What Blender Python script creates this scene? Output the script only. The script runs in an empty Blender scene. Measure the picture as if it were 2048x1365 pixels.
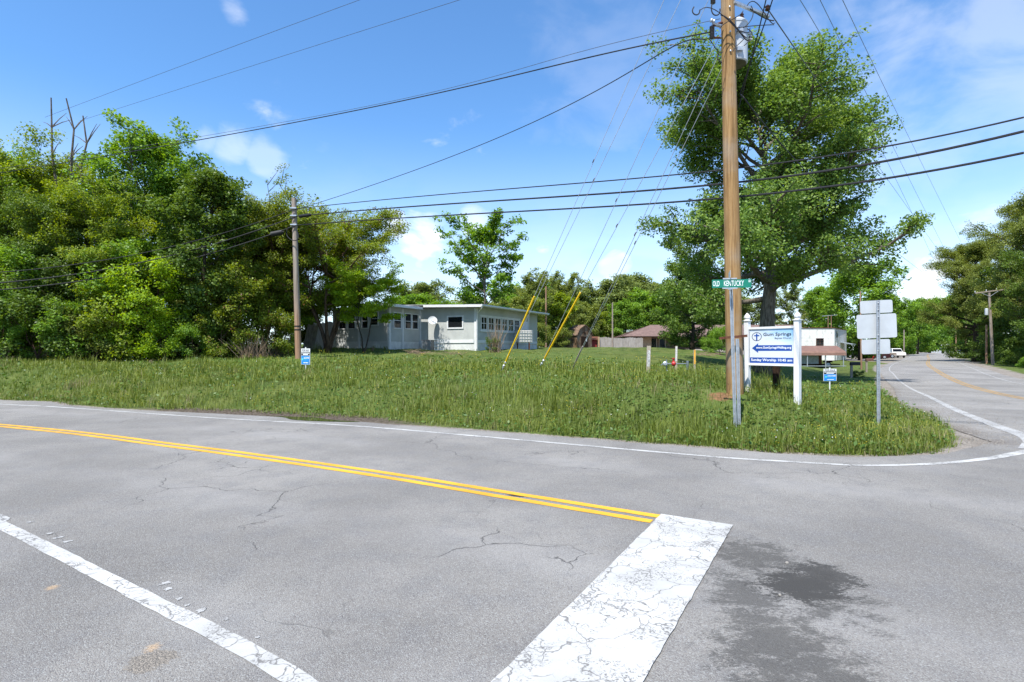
import bpy, math, random
import numpy as np
from mathutils import Vector
from mathutils.geometry import delaunay_2d_cdt
rng = np.random.default_rng(7)
random.seed(7)
R = math.radians
sc = bpy.context.scene
col = sc.collection

# ------------------------------------------------------------------ camera
F, HZ, EYE = 1120.0, 700.0, 1.6            # focal length and horizon in photo pixels, eye height
cam = bpy.data.cameras.new('camera')
cam.sensor_width = 36.0
cam.lens = F / 2048 * 36
cam.shift_y = (HZ - 682.5) / 2048
cam.clip_start = 0.05
cam.clip_end = 3000
camo = bpy.data.objects.new('camera', cam)
camo.location = (0, 0, EYE)
camo.rotation_euler = (R(90), 0, 0)
col.objects.link(camo)
sc.camera = camo

# ------------------------------------------------------------------ light
SUN_EL = R(61)
LX, LY = 0.58, 1.0                          # horizontal travel of the sunlight: away and to the right
_l = math.hypot(LX, LY)
sdir = Vector((LX / _l * math.cos(SUN_EL), LY / _l * math.cos(SUN_EL), -math.sin(SUN_EL)))
sun = bpy.data.lights.new('sun', 'SUN')
sun.energy = 4.1
sun.angle = R(0.53)
sun.color = (1.0, 0.955, 0.885)
suno = bpy.data.objects.new('sun', sun)
suno.rotation_euler = sdir.to_track_quat('-Z', 'Y').to_euler()
suno.location = (-20, -30, 60)
col.objects.link(suno)

world = bpy.data.worlds.new('World')
sc.world = world
world.use_nodes = True
wt = world.node_tree
wt.nodes.clear()
def wn(t, **kw):
    n = wt.nodes.new(t)
    for k, v in kw.items():
        setattr(n, k, v)
    return n
wout = wn('ShaderNodeOutputWorld')
wbg = wn('ShaderNodeBackground')
wbg.inputs['Strength'].default_value = 0.125
sky = wn('ShaderNodeTexSky', sky_type='NISHITA', sun_disc=False)
sky.sun_elevation = SUN_EL
sky.sun_rotation = math.atan2(-LX, -LY)     # the sun stands opposite the light's travel
sky.air_density = 1.0
sky.dust_density = 0.25
sky.ozone_density = 0.8
def wmath(op, a, b=None, c=None, clamp=False):
    n = wn('ShaderNodeMath', operation=op, use_clamp=clamp)
    for i, v in enumerate((a, b, c)):
        if v is None: continue
        if isinstance(v, (int, float)): n.inputs[i].default_value = v
        else: wt.links.new(v, n.inputs[i])
    return n.outputs[0]
def wrange(v, a, b, x, y):
    n = wn('ShaderNodeMapRange', interpolation_type='SMOOTHSTEP')
    wt.links.new(v, n.inputs[0])
    for i, q in enumerate((a, b, x, y)): n.inputs[i + 1].default_value = q
    return n.outputs[0]
tc = wn('ShaderNodeTexCoord')
sep = wn('ShaderNodeSeparateXYZ')
wt.links.new(tc.outputs['Generated'], sep.inputs[0])
def wnoise(scale, detail, stretch=(1, 1, 1), rough=.55, dist=0.0):
    m = wn('ShaderNodeMapping')
    m.inputs['Scale'].default_value = stretch
    wt.links.new(tc.outputs['Generated'], m.inputs[0])
    n = wn('ShaderNodeTexNoise')
    n.inputs['Scale'].default_value = scale
    n.inputs['Detail'].default_value = detail
    n.inputs['Roughness'].default_value = rough
    n.inputs['Distortion'].default_value = dist
    wt.links.new(m.outputs[0], n.inputs['Vector'])
    return n.outputs['Fac']
puff = wnoise(7.0, 7, (1, 1, 1.7), .56, .3)
wisp = wnoise(2.6, 6, (1, 1, 3.2), .6, .7)
# low cumulus all round the horizon
low = wmath('MULTIPLY', wrange(sep.outputs['Z'], 0.02, .09, 0, 1), wrange(sep.outputs['Z'], .10, .27, 1, 0))
lowc = wmath('MULTIPLY', wrange(puff, .50, .74, 0, .8), low)
veil = wmath('MULTIPLY', wrange(wisp, .52, .90, 0, .22), wrange(sep.outputs['Z'], .10, .3, 0.25, 1))
cl = wmath('MAXIMUM', lowc, veil)
def skydir(px, py):
    return Vector(((px - 1024) / F, 1, (HZ - py) / F)).normalized()
for px, py, rad, thr, amt in ((840, 470, .075, .34, 1), (800, 455, .05, .36, .95), (940, 440, .045, .40, .8), (1090, 492, .04, .44, .8), (1230, 535, .05, .46, .7),
                       (1860, 560, .09, .42, .95), (1790, 600, .08, .42, .85), (1960, 450, .06, .48, .5), (470, 22, .035, .46, .38), (410, 282, .035, .36, .38), (460, 302, .045, .36, .45), (520, 322, .04, .36, .38), (1950, 330, .5, .42, .26), (1250, 100, .25, .47, .10)):
    d = skydir(px, py)
    dp = wn('ShaderNodeVectorMath', operation='DISTANCE')
    wt.links.new(tc.outputs['Generated'], dp.inputs[0])
    dp.inputs[1].default_value = d
    near = wrange(dp.outputs['Value'], rad * .1, rad * 1.45, .16, -.30)
    c = wmath('MULTIPLY', wrange(wmath('ADD', puff, near), thr + .0, thr + .30, 0, 1), amt)
    cl = wmath('MAXIMUM', cl, c)
haze_ = wmath('MULTIPLY', wrange(sep.outputs['Z'], .0, .38, .55, 0), 1.0)
cl = wmath('MAXIMUM', cl, haze_)
shade = wnoise(5.0, 4, (1, 1, 2.2))
cramp = wn('ShaderNodeMix', data_type='RGBA')
cramp.inputs['A'].default_value = (4.2, 4.6, 5.4, 1)
cramp.inputs['B'].default_value = (5.2, 5.2, 5.3, 1)
wt.links.new(wrange(shade, .38, .55, 0, 1), cramp.inputs['Factor'])
mixc = wn('ShaderNodeMix', data_type='RGBA')
wt.links.new(cl, mixc.inputs['Factor'])
tint = wn('ShaderNodeMix', data_type='RGBA', blend_type='MULTIPLY')
tint.inputs['Factor'].default_value = 1
wt.links.new(sky.outputs[0], tint.inputs['A'])
tint.inputs['B'].default_value = (.48, .738, .95, 1)
wt.links.new(tint.outputs['Result'], mixc.inputs['A'])
wt.links.new(cramp.outputs['Result'], mixc.inputs['B'])
wt.links.new(mixc.outputs['Result'], wbg.inputs['Color'])
wt.links.new(wbg.outputs[0], wout.inputs[0])

sc.view_settings.view_transform = 'Standard'
sc.view_settings.look = 'None'
sc.view_settings.exposure = 1.1
sc.view_settings.gamma = 1.0
sc.view_settings.use_curve_mapping = False
try:
    sc.cycles.use_denoising = True
    sc.cycles.max_bounces = 6
    sc.cycles.diffuse_bounces = 4
    sc.cycles.glossy_bounces = 2
    sc.cycles.transmission_bounces = 3
    sc.cycles.transparent_max_bounces = 4
except Exception:
    pass

# ------------------------------------------------------------------ helpers
def lin(r, g, b):
    f = lambda c: ((c / 255 + .055) / 1.055) ** 2.4 if c > 10 else c / 255 / 12.92
    return (f(r), f(g), f(b), 1)
def px(x, y, Y):
    """the place seen at photo pixel (x, y) and Y metres in front of the camera"""
    return Vector(((x - 1024) / F * Y, Y, EYE - (y - HZ) / F * Y))
def flat(x, y, z=0.0):
    Y = F * (EYE - z) / (y - HZ)
    return ((x - 1024) / F * Y, Y)

class NT:
    def __init__(s, name, rough=.7, spec=.3, metal=0.0):
        s.m = bpy.data.materials.new(name)
        s.m.use_nodes = True
        s.t = s.m.node_tree
        s.b = s.t.nodes['Principled BSDF']
        s.b.inputs['Roughness'].default_value = rough
        s.b.inputs['Specular IOR Level'].default_value = spec
        s.b.inputs['Metallic'].default_value = metal
        s.pos = None
    def n(s, t, **kw):
        n = s.t.nodes.new(t)
        for k, v in kw.items(): setattr(n, k, v)
        return n
    def l(s, a, b): s.t.links.new(a, b)
    def coord(s, kind='pos', scale=(1, 1, 1)):
        if kind == 'pos':
            g = s.n('ShaderNodeNewGeometry').outputs['Position']
        else:
            g = s.n('ShaderNodeTexCoord').outputs['Object']
        m = s.n('ShaderNodeMapping')
        m.inputs['Scale'].default_value = scale
        s.l(g, m.inputs[0])
        return m.outputs[0]
    def noise(s, scale, detail=4, rough=.55, vec=None, dist=0.0):
        n = s.n('ShaderNodeTexNoise')
        n.inputs['Scale'].default_value = scale
        n.inputs['Detail'].default_value = detail
        n.inputs['Roughness'].default_value = rough
        n.inputs['Distortion'].default_value = dist
        s.l(vec if vec is not None else s.coord(), n.inputs['Vector'])
        return n.outputs['Fac']
    def voro(s, scale, feature='F1', vec=None, rand=1.0):
        n = s.n('ShaderNodeTexVoronoi', feature=feature)
        n.inputs['Scale'].default_value = scale
        n.inputs['Randomness'].default_value = rand
        s.l(vec if vec is not None else s.coord(), n.inputs['Vector'])
        return n
    def rng(s, v, a, b, x=0.0, y=1.0, smooth=True):
        n = s.n('ShaderNodeMapRange', interpolation_type='SMOOTHSTEP' if smooth else 'LINEAR')
        s.l(v, n.inputs[0])
        for i, q in enumerate((a, b, x, y)): n.inputs[i + 1].default_value = q
        return n.outputs[0]
    def math(s, op, a, b=None, clamp=False):
        n = s.n('ShaderNodeMath', operation=op, use_clamp=clamp)
        for i, v in enumerate((a, b)):
            if v is None: continue
            if isinstance(v, (int, float)): n.inputs[i].default_value = v
            else: s.l(v, n.inputs[i])
        return n.outputs[0]
    def mix(s, f, a, b):
        n = s.n('ShaderNodeMix', data_type='RGBA')
        for k, v in (('Factor', f), ('A', a), ('B', b)):
            i = n.inputs[k]
            if isinstance(v, (int, float)): i.default_value = v
            elif isinstance(v, tuple): i.default_value = v if len(v) == 4 else (*v, 1)
            else: s.l(v, i)
        return n.outputs['Result']
    def attr(s, name): return s.n('ShaderNodeAttribute', attribute_name=name).outputs['Fac']
    def color(s, v):
        if isinstance(v, tuple): s.b.inputs['Base Color'].default_value = v if len(v) == 4 else (*v, 1)
        else: s.l(v, s.b.inputs['Base Color'])
        return s
    def bump(s, h, strength=.4, dist=.01):
        n = s.n('ShaderNodeBump')
        n.inputs['Strength'].default_value = strength
        n.inputs['Distance'].default_value = dist
        s.l(h, n.inputs['Height'])
        s.l(n.outputs[0], s.b.inputs['Normal'])
        return s

MAT = {}
def mat(name, c, rough=.7, spec=.3, metal=0.0, var=.18, scale=6.0, bump=0.0, stretch=(1, 1, 1)):
    """one plain surface: base colour broken up by two octaves of wear"""
    if name in MAT: return MAT[name]
    k = NT(name, rough, spec, metal)
    if len(c) == 3: c = (*c, 1)
    vec = k.coord('pos', stretch)
    f = k.noise(scale, 5, .6, vec)
    dark = tuple(x * (1 - var) for x in c[:3]); light = tuple(min(1, x * (1 + var)) for x in c[:3])
    k.color(k.mix(k.rng(f, .3, .7), dark, light))
    if bump: k.bump(k.noise(scale * 5, 4, .6, vec), bump)
    MAT[name] = k.m
    return k.m

def link(name, me, m=None, parent=None):
    o = bpy.data.objects.new(name, me)
    col.objects.link(o)
    if m is not None and me is not None and not me.materials: me.materials.append(m)
    if parent is not None: o.parent = parent
    return o
def tag(o, label=None, cat=None, group=None, kind=None):
    if label: o['label'] = label
    if cat: o['category'] = cat
    if group: o['group'] = group
    if kind: o['kind'] = kind
    return o
def thing(name, loc, label, cat, group=None):
    o = bpy.data.objects.new(name, None)
    o.empty_display_size = .2
    o.location = loc
    col.objects.link(o)
    return tag(o, label, cat, group)

class MB:
    """collects shapes in world coordinates and links them as one mesh under its thing"""
    def __init__(s): s.v, s.f = [], []
    def add(s, vs, fs):
        b = len(s.v)
        s.v += [tuple(v) for v in vs]
        s.f += [tuple(i + b for i in f) for f in fs]
        return s
    def boxf(s, O, U, V, W):
        """box from corner O along three edge vectors"""
        O, U, V, W = map(Vector, (O, U, V, W))
        p = [O, O + U, O + U + V, O + V]
        vs = p + [q + W for q in p]
        fs = [(3, 2, 1, 0), (4, 5, 6, 7), (0, 1, 5, 4), (1, 2, 6, 5), (2, 3, 7, 6), (3, 0, 4, 7)]
        if U.cross(V).dot(W) < 0: fs = [f[::-1] for f in fs]
        return s.add(vs, fs)
    def box(s, c, d, rz=0.0):
        c = Vector(c)
        u = Vector((math.cos(rz), math.sin(rz), 0)) * d[0]; v = Vector((-math.sin(rz), math.cos(rz), 0)) * d[1]; w = Vector((0, 0, d[2]))
        return s.boxf(c - (u + v + w) / 2, u, v, w)
    def tube(s, pts, r, n=8, cap=True):
        pts = [Vector(p) for p in pts]
        if isinstance(r, (int, float)): r = [r] * len(pts)
        vs, fs = [], []
        up = None
        for i, p in enumerate(pts):
            t = (pts[min(i + 1, len(pts) - 1)] - pts[max(i - 1, 0)])
            if t.length < 1e-9: t = Vector((0, 0, 1))
            t.normalize()
            if up is None: up = t.orthogonal().normalized()
            a = (up - t * up.dot(t))
            a = a.normalized() if a.length > 1e-6 else t.orthogonal().normalized()
            up = a
            b = t.cross(a)
            for k in range(n):
                q = 2 * math.pi * k / n
                vs.append(p + (a * math.cos(q) + b * math.sin(q)) * r[i])
        for i in range(len(pts) - 1):
            for k in range(n):
                k2 = (k + 1) % n
                fs.append((i * n + k, i * n + k2, (i + 1) * n + k2, (i + 1) * n + k))
        if cap:
            fs.append(tuple(range(n))[::-1]); fs.append(tuple((len(pts) - 1) * n + k for k in range(n)))
        return s.add(vs, fs)
    def lathe(s, c, prof, n=14, axis=(0, 0, 1)):
        c = Vector(c); ax = Vector(axis).normalized()
        a = ax.orthogonal().normalized(); b = ax.cross(a)
        vs, fs = [], []
        for r, h in prof:
            for k in range(n):
                q = 2 * math.pi * k / n
                vs.append(c + ax * h + (a * math.cos(q) + b * math.sin(q)) * r)
        for i in range(len(prof) - 1):
            for k in range(n):
                k2 = (k + 1) % n
                fs.append((i * n + k, i * n + k2, (i + 1) * n + k2, (i + 1) * n + k))
        fs.append(tuple(range(n))[::-1]); fs.append(tuple((len(prof) - 1) * n + k for k in range(n)))
        return s.add(vs, fs)
    def prism(s, poly, D):
        """polygon of 3-D points pushed along D"""
        poly = [Vector(p) for p in poly]; D = Vector(D); n = len(poly)
        vs = poly + [p + D for p in poly]
        fs = [tuple(range(n)), tuple(range(2 * n - 1, n - 1, -1))] + [(i, i + n, (i + 1) % n + n, (i + 1) % n) for i in range(n)]
        nr = Vector((0, 0, 0))
        for i in range(n): nr += poly[i].cross(poly[(i + 1) % n])
        if nr.dot(D) > 0: fs = [f[::-1] for f in fs]
        return s.add(vs, fs)
    def build(s, name, m, parent=None, smooth=False, bevel=0.0):
        off = Vector(parent_origin(parent))
        me = bpy.data.meshes.new(name)
        me.from_pydata([tuple(Vector(v) - off) for v in s.v], [], s.f)
        if smooth:
            me.polygons.foreach_set('use_smooth', [True] * len(me.polygons))
            me.set_sharp_from_angle(angle=R(40))
        o = link(name, me, m, parent)
        if bevel:
            b = o.modifiers.new('edge', 'BEVEL'); b.width = bevel; b.segments = 2; b.limit_method = 'ANGLE'
        return o
def parent_origin(p):
    o = Vector((0, 0, 0))
    while p is not None:
        o = o + p.location
        p = p.parent
    return o
def solo(mb, name, m, label, cat, group=None, origin=None, smooth=False, bevel=0.0):
    """a thing that is one mesh, its origin at its base"""
    if origin is None:
        a = np.array(mb.v); origin = (a[:, 0].mean(), a[:, 1].mean(), a[:, 2].min())
    mb.v = [tuple(Vector(v) - Vector(origin)) for v in mb.v]
    o = mb.build(name, m, None, smooth, bevel)
    o.location = origin
    return tag(o, label, cat, group)
def npmesh(name, V, Fc, attrs=None, smooth=False):
    me = bpy.data.meshes.new(name)
    V = np.ascontiguousarray(V, dtype=np.float32); k = Fc.shape[1]
    me.vertices.add(len(V)); me.vertices.foreach_set('co', V.ravel())
    me.loops.add(Fc.size); me.loops.foreach_set('vertex_index', Fc.ravel().astype(np.int32))
    me.polygons.add(len(Fc)); me.polygons.foreach_set('loop_start', np.arange(0, Fc.size, k, dtype=np.int32))
    if smooth: me.polygons.foreach_set('use_smooth', np.ones(len(Fc), dtype=bool))
    for an, av in (attrs or {}).items():
        a = me.attributes.new(an, 'FLOAT', 'POINT'); a.data.foreach_set('value', av.astype(np.float32))
    me.update(calc_edges=True)
    return me
def text(s, name, m, O, U, V, w, h, parent, bold=0.0, N=None, shear=0.0):
    """flat printed lettering: fills a w x h field whose lower left corner is O, along unit vectors U and V"""
    cu = bpy.data.curves.new('t', 'FONT'); cu.body = s; cu.size = 1; cu.offset = bold; cu.resolution_u = 2; cu.shear = shear
    ob = bpy.data.objects.new('t', cu); col.objects.link(ob)
    dg = bpy.context.evaluated_depsgraph_get()
    me = bpy.data.meshes.new_from_object(ob.evaluated_get(dg))
    bpy.data.objects.remove(ob); bpy.data.curves.remove(cu)
    n = len(me.vertices); a = np.empty(n * 3, np.float32); me.vertices.foreach_get('co', a); a = a.reshape(-1, 3)
    lo, hi = a.min(0), a.max(0)
    q = (a[:, :2] - lo[:2]) / (hi - lo)[:2]
    O, U, V = Vector(O) - parent_origin(parent), Vector(U), Vector(V)
    P = np.array(O)[None] + q[:, :1] * np.array(U * w)[None] + q[:, 1:] * np.array(V * h)[None]
    me.vertices.foreach_set('co', P.astype(np.float32).ravel()); me.materials.clear(); me.update()
    return link(name, me, m, parent)
# ------------------------------------------------------------------ the lie of the land
far_edge_px = [(0, 801), (102, 804), (126, 810), (191, 816), (253, 820), (350, 824), (444, 828), (570, 835), (700, 842), (776, 849), (873, 856), (973, 863), (1072, 871), (1171, 878), (1260, 885), (1347, 891), (1450, 899), (1558, 907), (1640, 911), (1716, 915), (1796, 912.5), (1890, 908)]
FAR = [flat(*p) for p in far_edge_px]                      # far edge of the crossing road's tarmac
GR_R = [flat(*p) for p in [(1925, 896), (1919, 877), (1900, 853), (1875, 833), (1827, 814), (1786, 792), (1761, 769), (1758, 757), (1764, 748)]]
KL = [(8.35, 9.75), (8.9, 11.3), (10.5, 14.9), (13.1, 19.06), (15.7, 23), (19.3, 28.9), (24.6, 37.3), (30.2, 46), (42.2, 63), (69, 99), (101, 142), (127, 174), (200, 262), (330, 420)]   # left edge of the road going away
KLW = [(10.3, 12.0), (11.9, 15.06), (14.2, 19.06), (16.4, 23), (20, 28.9), (25.4, 37.3), (31, 46), (43, 63), (70, 99), (102, 142), (128, 174), (200, 261)]
KRW = [(15.6, 8), (18.6, 16), (23.9, 26.3), (30.2, 35.5), (38, 46.0), (50.6, 63), (77.5, 99), (109, 142), (135, 174), (206, 258)]
KR = [(x + .75, y - .35) for x, y in KRW[:-1]] + [(206.8, 257.5), (337, 414)]
PAVE = [(-90, 46.0), (-30, 22.6)] + FAR + KL + KR[::-1] + [(15, 0), (15, -30), (-7, -30), (-6.4, 2.2), (-11.5, 6.6), (-30, 15.0), (-90, 37.5)]
PAVE = np.array(PAVE)
GRASS = np.array([(-90, 46.2), (-30, 22.9)] + FAR + [flat(1900, 906)] + GR_R + [(33, 51), (43.5, 65), (50, 75), (28, 77), (14, 80), (6, 140), (-90, 140)])
VERGE = np.array([(x + .9, y - .4) for x, y in KR[1:]] + [(420, 380), (150, 60), (60, 5), (22, 6)])

def polydist(P, poly, closed=True):
    """signed distance to a polygon, positive inside"""
    A = poly; B = np.roll(poly, -1, 0)
    if not closed: A, B = A[:-1], B[:-1]
    d2 = np.full(len(P), 1e18); ins = np.zeros(len(P), bool)
    for a, b in zip(A, B):
        ab = b - a; t = np.clip(((P - a) @ ab) / max(ab @ ab, 1e-9), 0, 1)
        q = P - (a + t[:, None] * ab)
        d2 = np.minimum(d2, (q * q).sum(1))
        c = ((a[1] > P[:, 1]) != (b[1] > P[:, 1]))
        if abs(b[1] - a[1]) > 1e-12:
            ins ^= c & (P[:, 0] < (b[0] - a[0]) * (P[:, 1] - a[1]) / (b[1] - a[1]) + a[0])
    return np.sqrt(d2) * np.where(ins, 1, -1)
def sstep(a, b, x):
    t = np.clip((x - a) / (b - a), 0, 1)
    return t * t * (3 - 2 * t)
def roadz(x, y):
    r = np.where(y > 100, (y - 100) * .008, 0.0)
    r = np.where(y > 175, .6 - (y - 175) * .02, r)
    return np.maximum(r, -3)

CP = [(-150, 735, 30), (0, 722, 24), (120, 721, 25), (250, 719, 26), (450, 714, 28), (610, 737, 20.7), (600, 718, 27), (300, 757, 19), (100, 752, 20),
      (778, 699, 38), (668, 697, 40.4), (850, 700, 41), (955, 702, 38.9), (1060, 699, 47), (850, 712, 31), (860, 748, 18.5), (1003, 745, 17.5), (1078, 742, 17.5), (1140, 748, 17.5),
      (1297, 751, 19), (1389, 746, 19.5), (1470, 782, 11.7), (1595, 802, 11.0), (1494, 782, 11.9), (1754, 827, 11.2), (1470, 838, 10.35), (1200, 800, 11.6), (950, 800, 13.2), (1660, 765, 22), (1536, 742, 28),
      (1600, 740, 56), (1690, 740, 56), (1740, 717.5, 100), (1650, 719, 90), (1160, 697, 90), (1240, 699, 96), (1400, 699, 100), (1540, 705, 100), (1390, 700, 46), (1250, 703, 60), (1712, 748, 33)]
C3 = [tuple(px(*c)) for c in CP] + [(30, 60, .05), (50, 80, .05), (-40, 40, 1.5), (-30, 60, 1.9), (-80, 80, 2.4), (0, 140, 2.2), (60, 130, .2), (90, 140, .3), (40, 20, -.1), (70, 60, 0.1), (110, 110, .2), (30, 10, -.1), (160, 160, .4)]
C3 = np.array(C3)
_n = len(C3)
_ph = lambda d: np.where(d > 0, d * d * np.log(np.maximum(d, 1e-6)), 0)
_D = np.sqrt(((C3[:, None, :2] - C3[None, :, :2]) ** 2).sum(2)) / 40
_K = np.zeros((_n + 3, _n + 3)); _K[:_n, :_n] = _ph(_D) + np.eye(_n) * 2e-4
_K[:_n, _n] = 1; _K[:_n, _n + 1:] = C3[:, :2] / 40; _K[_n:, :_n] = _K[:_n, _n:].T
_W = np.linalg.solve(_K, np.concatenate([C3[:, 2], [0, 0, 0]]))
def hump(x, y):
    return .06 * np.sin(x * .9 + 1.3) * np.sin(y * .8 + .4) + .035 * np.sin(x * 2.3 + y * 1.1) + .025 * np.sin(x * 1.7 - y * 3.1 + 2)
def tz(x, y, under=.012):
    """ground height"""
    P = np.stack([np.atleast_1d(np.asarray(x, float)), np.atleast_1d(np.asarray(y, float))], 1)
    out = np.empty(len(P))
    for s in range(0, len(P), 40000):
        Q = P[s:s + 40000]
        Qc = np.stack([np.clip(Q[:, 0], -90, 170), np.clip(Q[:, 1], 2, 165)], 1)
        D = np.sqrt(((Qc[:, None] - C3[None, :, :2]) ** 2).sum(2)) / 40
        f = _ph(D) @ _W[:_n] + _W[_n] + (Qc / 40) @ _W[_n + 1:]
        f = np.clip(f, -1, 3.2) + hump(Q[:, 0], Q[:, 1]) * sstep(8, 14, Q[:, 1])
        d = -polydist(Q, PAVE)
        r = roadz(Q[:, 0], Q[:, 1])
        # the bank along the crossing road is steep, the shoulder of the other one nearly level
        wid = 2.6 + 5.0 * sstep(5, 9, Q[:, 0])
        k = sstep(.15, 1, d / wid)
        out[s:s + 40000] = np.where(d < .2, r - under * sstep(-.2, .1, .2 - d), r * (1 - k) + f * k)
    return out
def gz(x, y): return float(tz(x, y)[0])

# ---- ground sheet
def lines(lo, hi, a, b, fine, grow):
    out = list(np.arange(a, b, fine)); s = fine; v = out[-1]
    while v < hi: s *= grow; v += s; out.append(v)
    s = fine; v = a; left = []
    while v > lo: s *= grow; v -= s; left.append(v)
    return np.array(left[::-1] + out)
gx = lines(-900, 1100, -19, 19, .22, 1.05); gy = lines(-150, 1500, 7, 25, .22, 1.045)
GX, GY = np.meshgrid(gx, gy)
P2 = np.stack([GX.ravel(), GY.ravel()], 1)
Z = tz(P2[:, 0], P2[:, 1])
far = np.hypot(P2[:, 0], P2[:, 1])
Z = Z * (1 - sstep(230, 330, far)) - sstep(300, 1200, far) * 2
nx, ny = len(gx), len(gy)
I = np.arange(nx * ny).reshape(ny, nx)
FQ = np.stack([I[:-1, :-1].ravel(), I[:-1, 1:].ravel(), I[1:, 1:].ravel(), I[1:, :-1].ravel()], 1)
dg_, dv_ = polydist(P2, GRASS), polydist(P2, VERGE)
bare = 1 - sstep(-.02, .42, np.maximum(dg_, dv_))
red = np.zeros(len(P2))
for bx_, by_, br_ in ((4.3, 11.5, .5), (5.3, 12.2, .25)):
    red = np.maximum(red, np.exp(-((P2[:, 0] - bx_) ** 2 + (P2[:, 1] - by_) ** 2) / (br_ * .6) ** 2))
# a muddy strip between tarmac and bank, left of the middle
dpv = -polydist(P2, PAVE)
mud = np.exp(-((P2[:, 0] + 6.0) / 5.0) ** 2) * sstep(-.2, .1, dpv) * (1 - sstep(.5, 1.1, dpv))
g = NT('ground', .95, .1)
f1 = g.noise(1.3, 6, .6); f2 = g.noise(14, 5, .6); f3 = g.noise(.09, 4, .5)
turf = g.mix(g.rng(f1, .35, .65), (.050, .075, .018, 1), (.105, .125, .034, 1))
turf = g.mix(g.rng(f3, .4, .6, 0, .6), turf, (.085, .13, .03, 1))
turf = g.mix(g.rng(f2, .58, .75, 0, .5), turf, (.17, .14, .08, 1))
stone_ = g.n('ShaderNodeSeparateColor'); g.l(g.voro(38).outputs['Color'], stone_.inputs[0])
stone = g.mix(stone_.outputs[0], (.06, .05, .04, 1), (.36, .33, .29, 1))
grav = g.mix(g.rng(f1, .35, .7), (.17, .15, .125, 1), (.29, .265, .24, 1))
grav = g.mix(g.rng(f2, .52, .72), grav, (.19, .14, .10, 1))
grav = g.mix(.35, grav, stone)
mudc = g.mix(g.rng(f2, .4, .65), (.055, .042, .03, 1), (.15, .125, .10, 1))
redc = g.mix(g.rng(f2, .35, .65), (.13, .075, .04, 1), (.21, .12, .06, 1))
edge = g.rng(g.math('ADD', g.attr('bare'), g.math('MULTIPLY', g.math('SUBTRACT', f2, .5), 1.1)), .38, .62)
c = g.mix(edge, turf, grav)
c = g.mix(g.rng(g.math('ADD', g.attr('mud'), g.math('MULTIPLY', g.math('SUBTRACT', f2, .5), .8)), .4, .7), c, mudc)
c = g.mix(g.rng(g.math('ADD', g.attr('red'), g.math('MULTIPLY', g.math('SUBTRACT', f2, .5), .8)), .3, .6), c, redc)
g.color(c).bump(g.math('ADD', f2, g.noise(60, 3)), .8, .03)
gme = npmesh('ground', np.stack([P2[:, 0], P2[:, 1], Z], 1), FQ, {'bare': bare, 'red': red, 'mud': mud}, True)
tag(link('ground', gme, g.m), kind='structure', label='grassy roadside ground rising from the crossing to a house')

# ---- tarmac
def cdt_sheet(poly, step_fn, bounds, dz, jit=0.0):
    """fills a polygon with triangles that follow the land"""
    pts = []
    n = len(poly)
    for i in range(n):
        a, b = np.array(poly[i]), np.array(poly[(i + 1) % n])
        k = max(1, int(np.linalg.norm(b - a) / step_fn((a + b) / 2)))
        for j in range(k): pts.append(a + (b - a) * j / k)
    pts = np.array(pts)
    if jit:
        pts = pts + rng.normal(0, jit, pts.shape)
    m = len(pts)
    inner = []
    for s, (x0, x1, y0, y1) in bounds:
        X, Y = np.meshgrid(np.arange(x0, x1, s), np.arange(y0, y1, s))
        Q = np.stack([X.ravel(), Y.ravel()], 1) + rng.uniform(-.2, .2, (X.size, 2)) * s
        inner.append(Q[polydist(Q, pts) > s * .4])
    allp = np.concatenate([pts] + inner)
    v, e, f, *_ = delaunay_2d_cdt([Vector(p) for p in allp], [(i, (i + 1) % m) for i in range(m)], [], 1, 1e-5)
    v = np.array([tuple(q) for q in v])
    z = roadz(v[:, 0], v[:, 1]) + dz
    return np.stack([v[:, 0], v[:, 1], z], 1), np.array([t for t in f if len(t) == 3])
a = NT('asphalt', .88, .25)
av = a.coord('pos')
big = a.noise(.35, 5, .55); mid = a.noise(2.6, 6, .65); fine = a.noise(95, 4, .75)
ag = a.voro(165); agc = a.n('ShaderNodeSeparateColor'); a.l(ag.outputs['Color'], agc.inputs[0])
c = a.mix(a.rng(big, .3, .7), (.160, .151, .139, 1), (.258, .245, .225, 1))
c = a.mix(a.rng(mid, .42, .72, 0, .55), c, (.155, .152, .152, 1))
c = a.mix(a.rng(agc.outputs[0], .62, .95, 0, .34), c, (.42, .44, .43, 1))
c = a.mix(a.rng(agc.outputs[1], .70, .95, 0, .55), c, (.075, .065, .068, 1))
c = a.mix(a.rng(fine, .60, .78, 0, .6), c, (.075, .073, .073, 1))
# tyre-polished paths along the crossing road
sepx = a.n('ShaderNodeSeparateXYZ'); a.l(av, sepx.inputs[0])
lat = a.math('ADD', a.math('MULTIPLY', sepx.outputs[0], .45), a.math('MULTIPLY', sepx.outputs[1], .893))
wav = a.math('SINE', a.math('MULTIPLY', lat, 3.6))
c = a.mix(a.math('MULTIPLY', a.rng(wav, .1, 1, 0, .20), a.rng(big, .35, .6)), c, (.30, .295, .29, 1))
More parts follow.
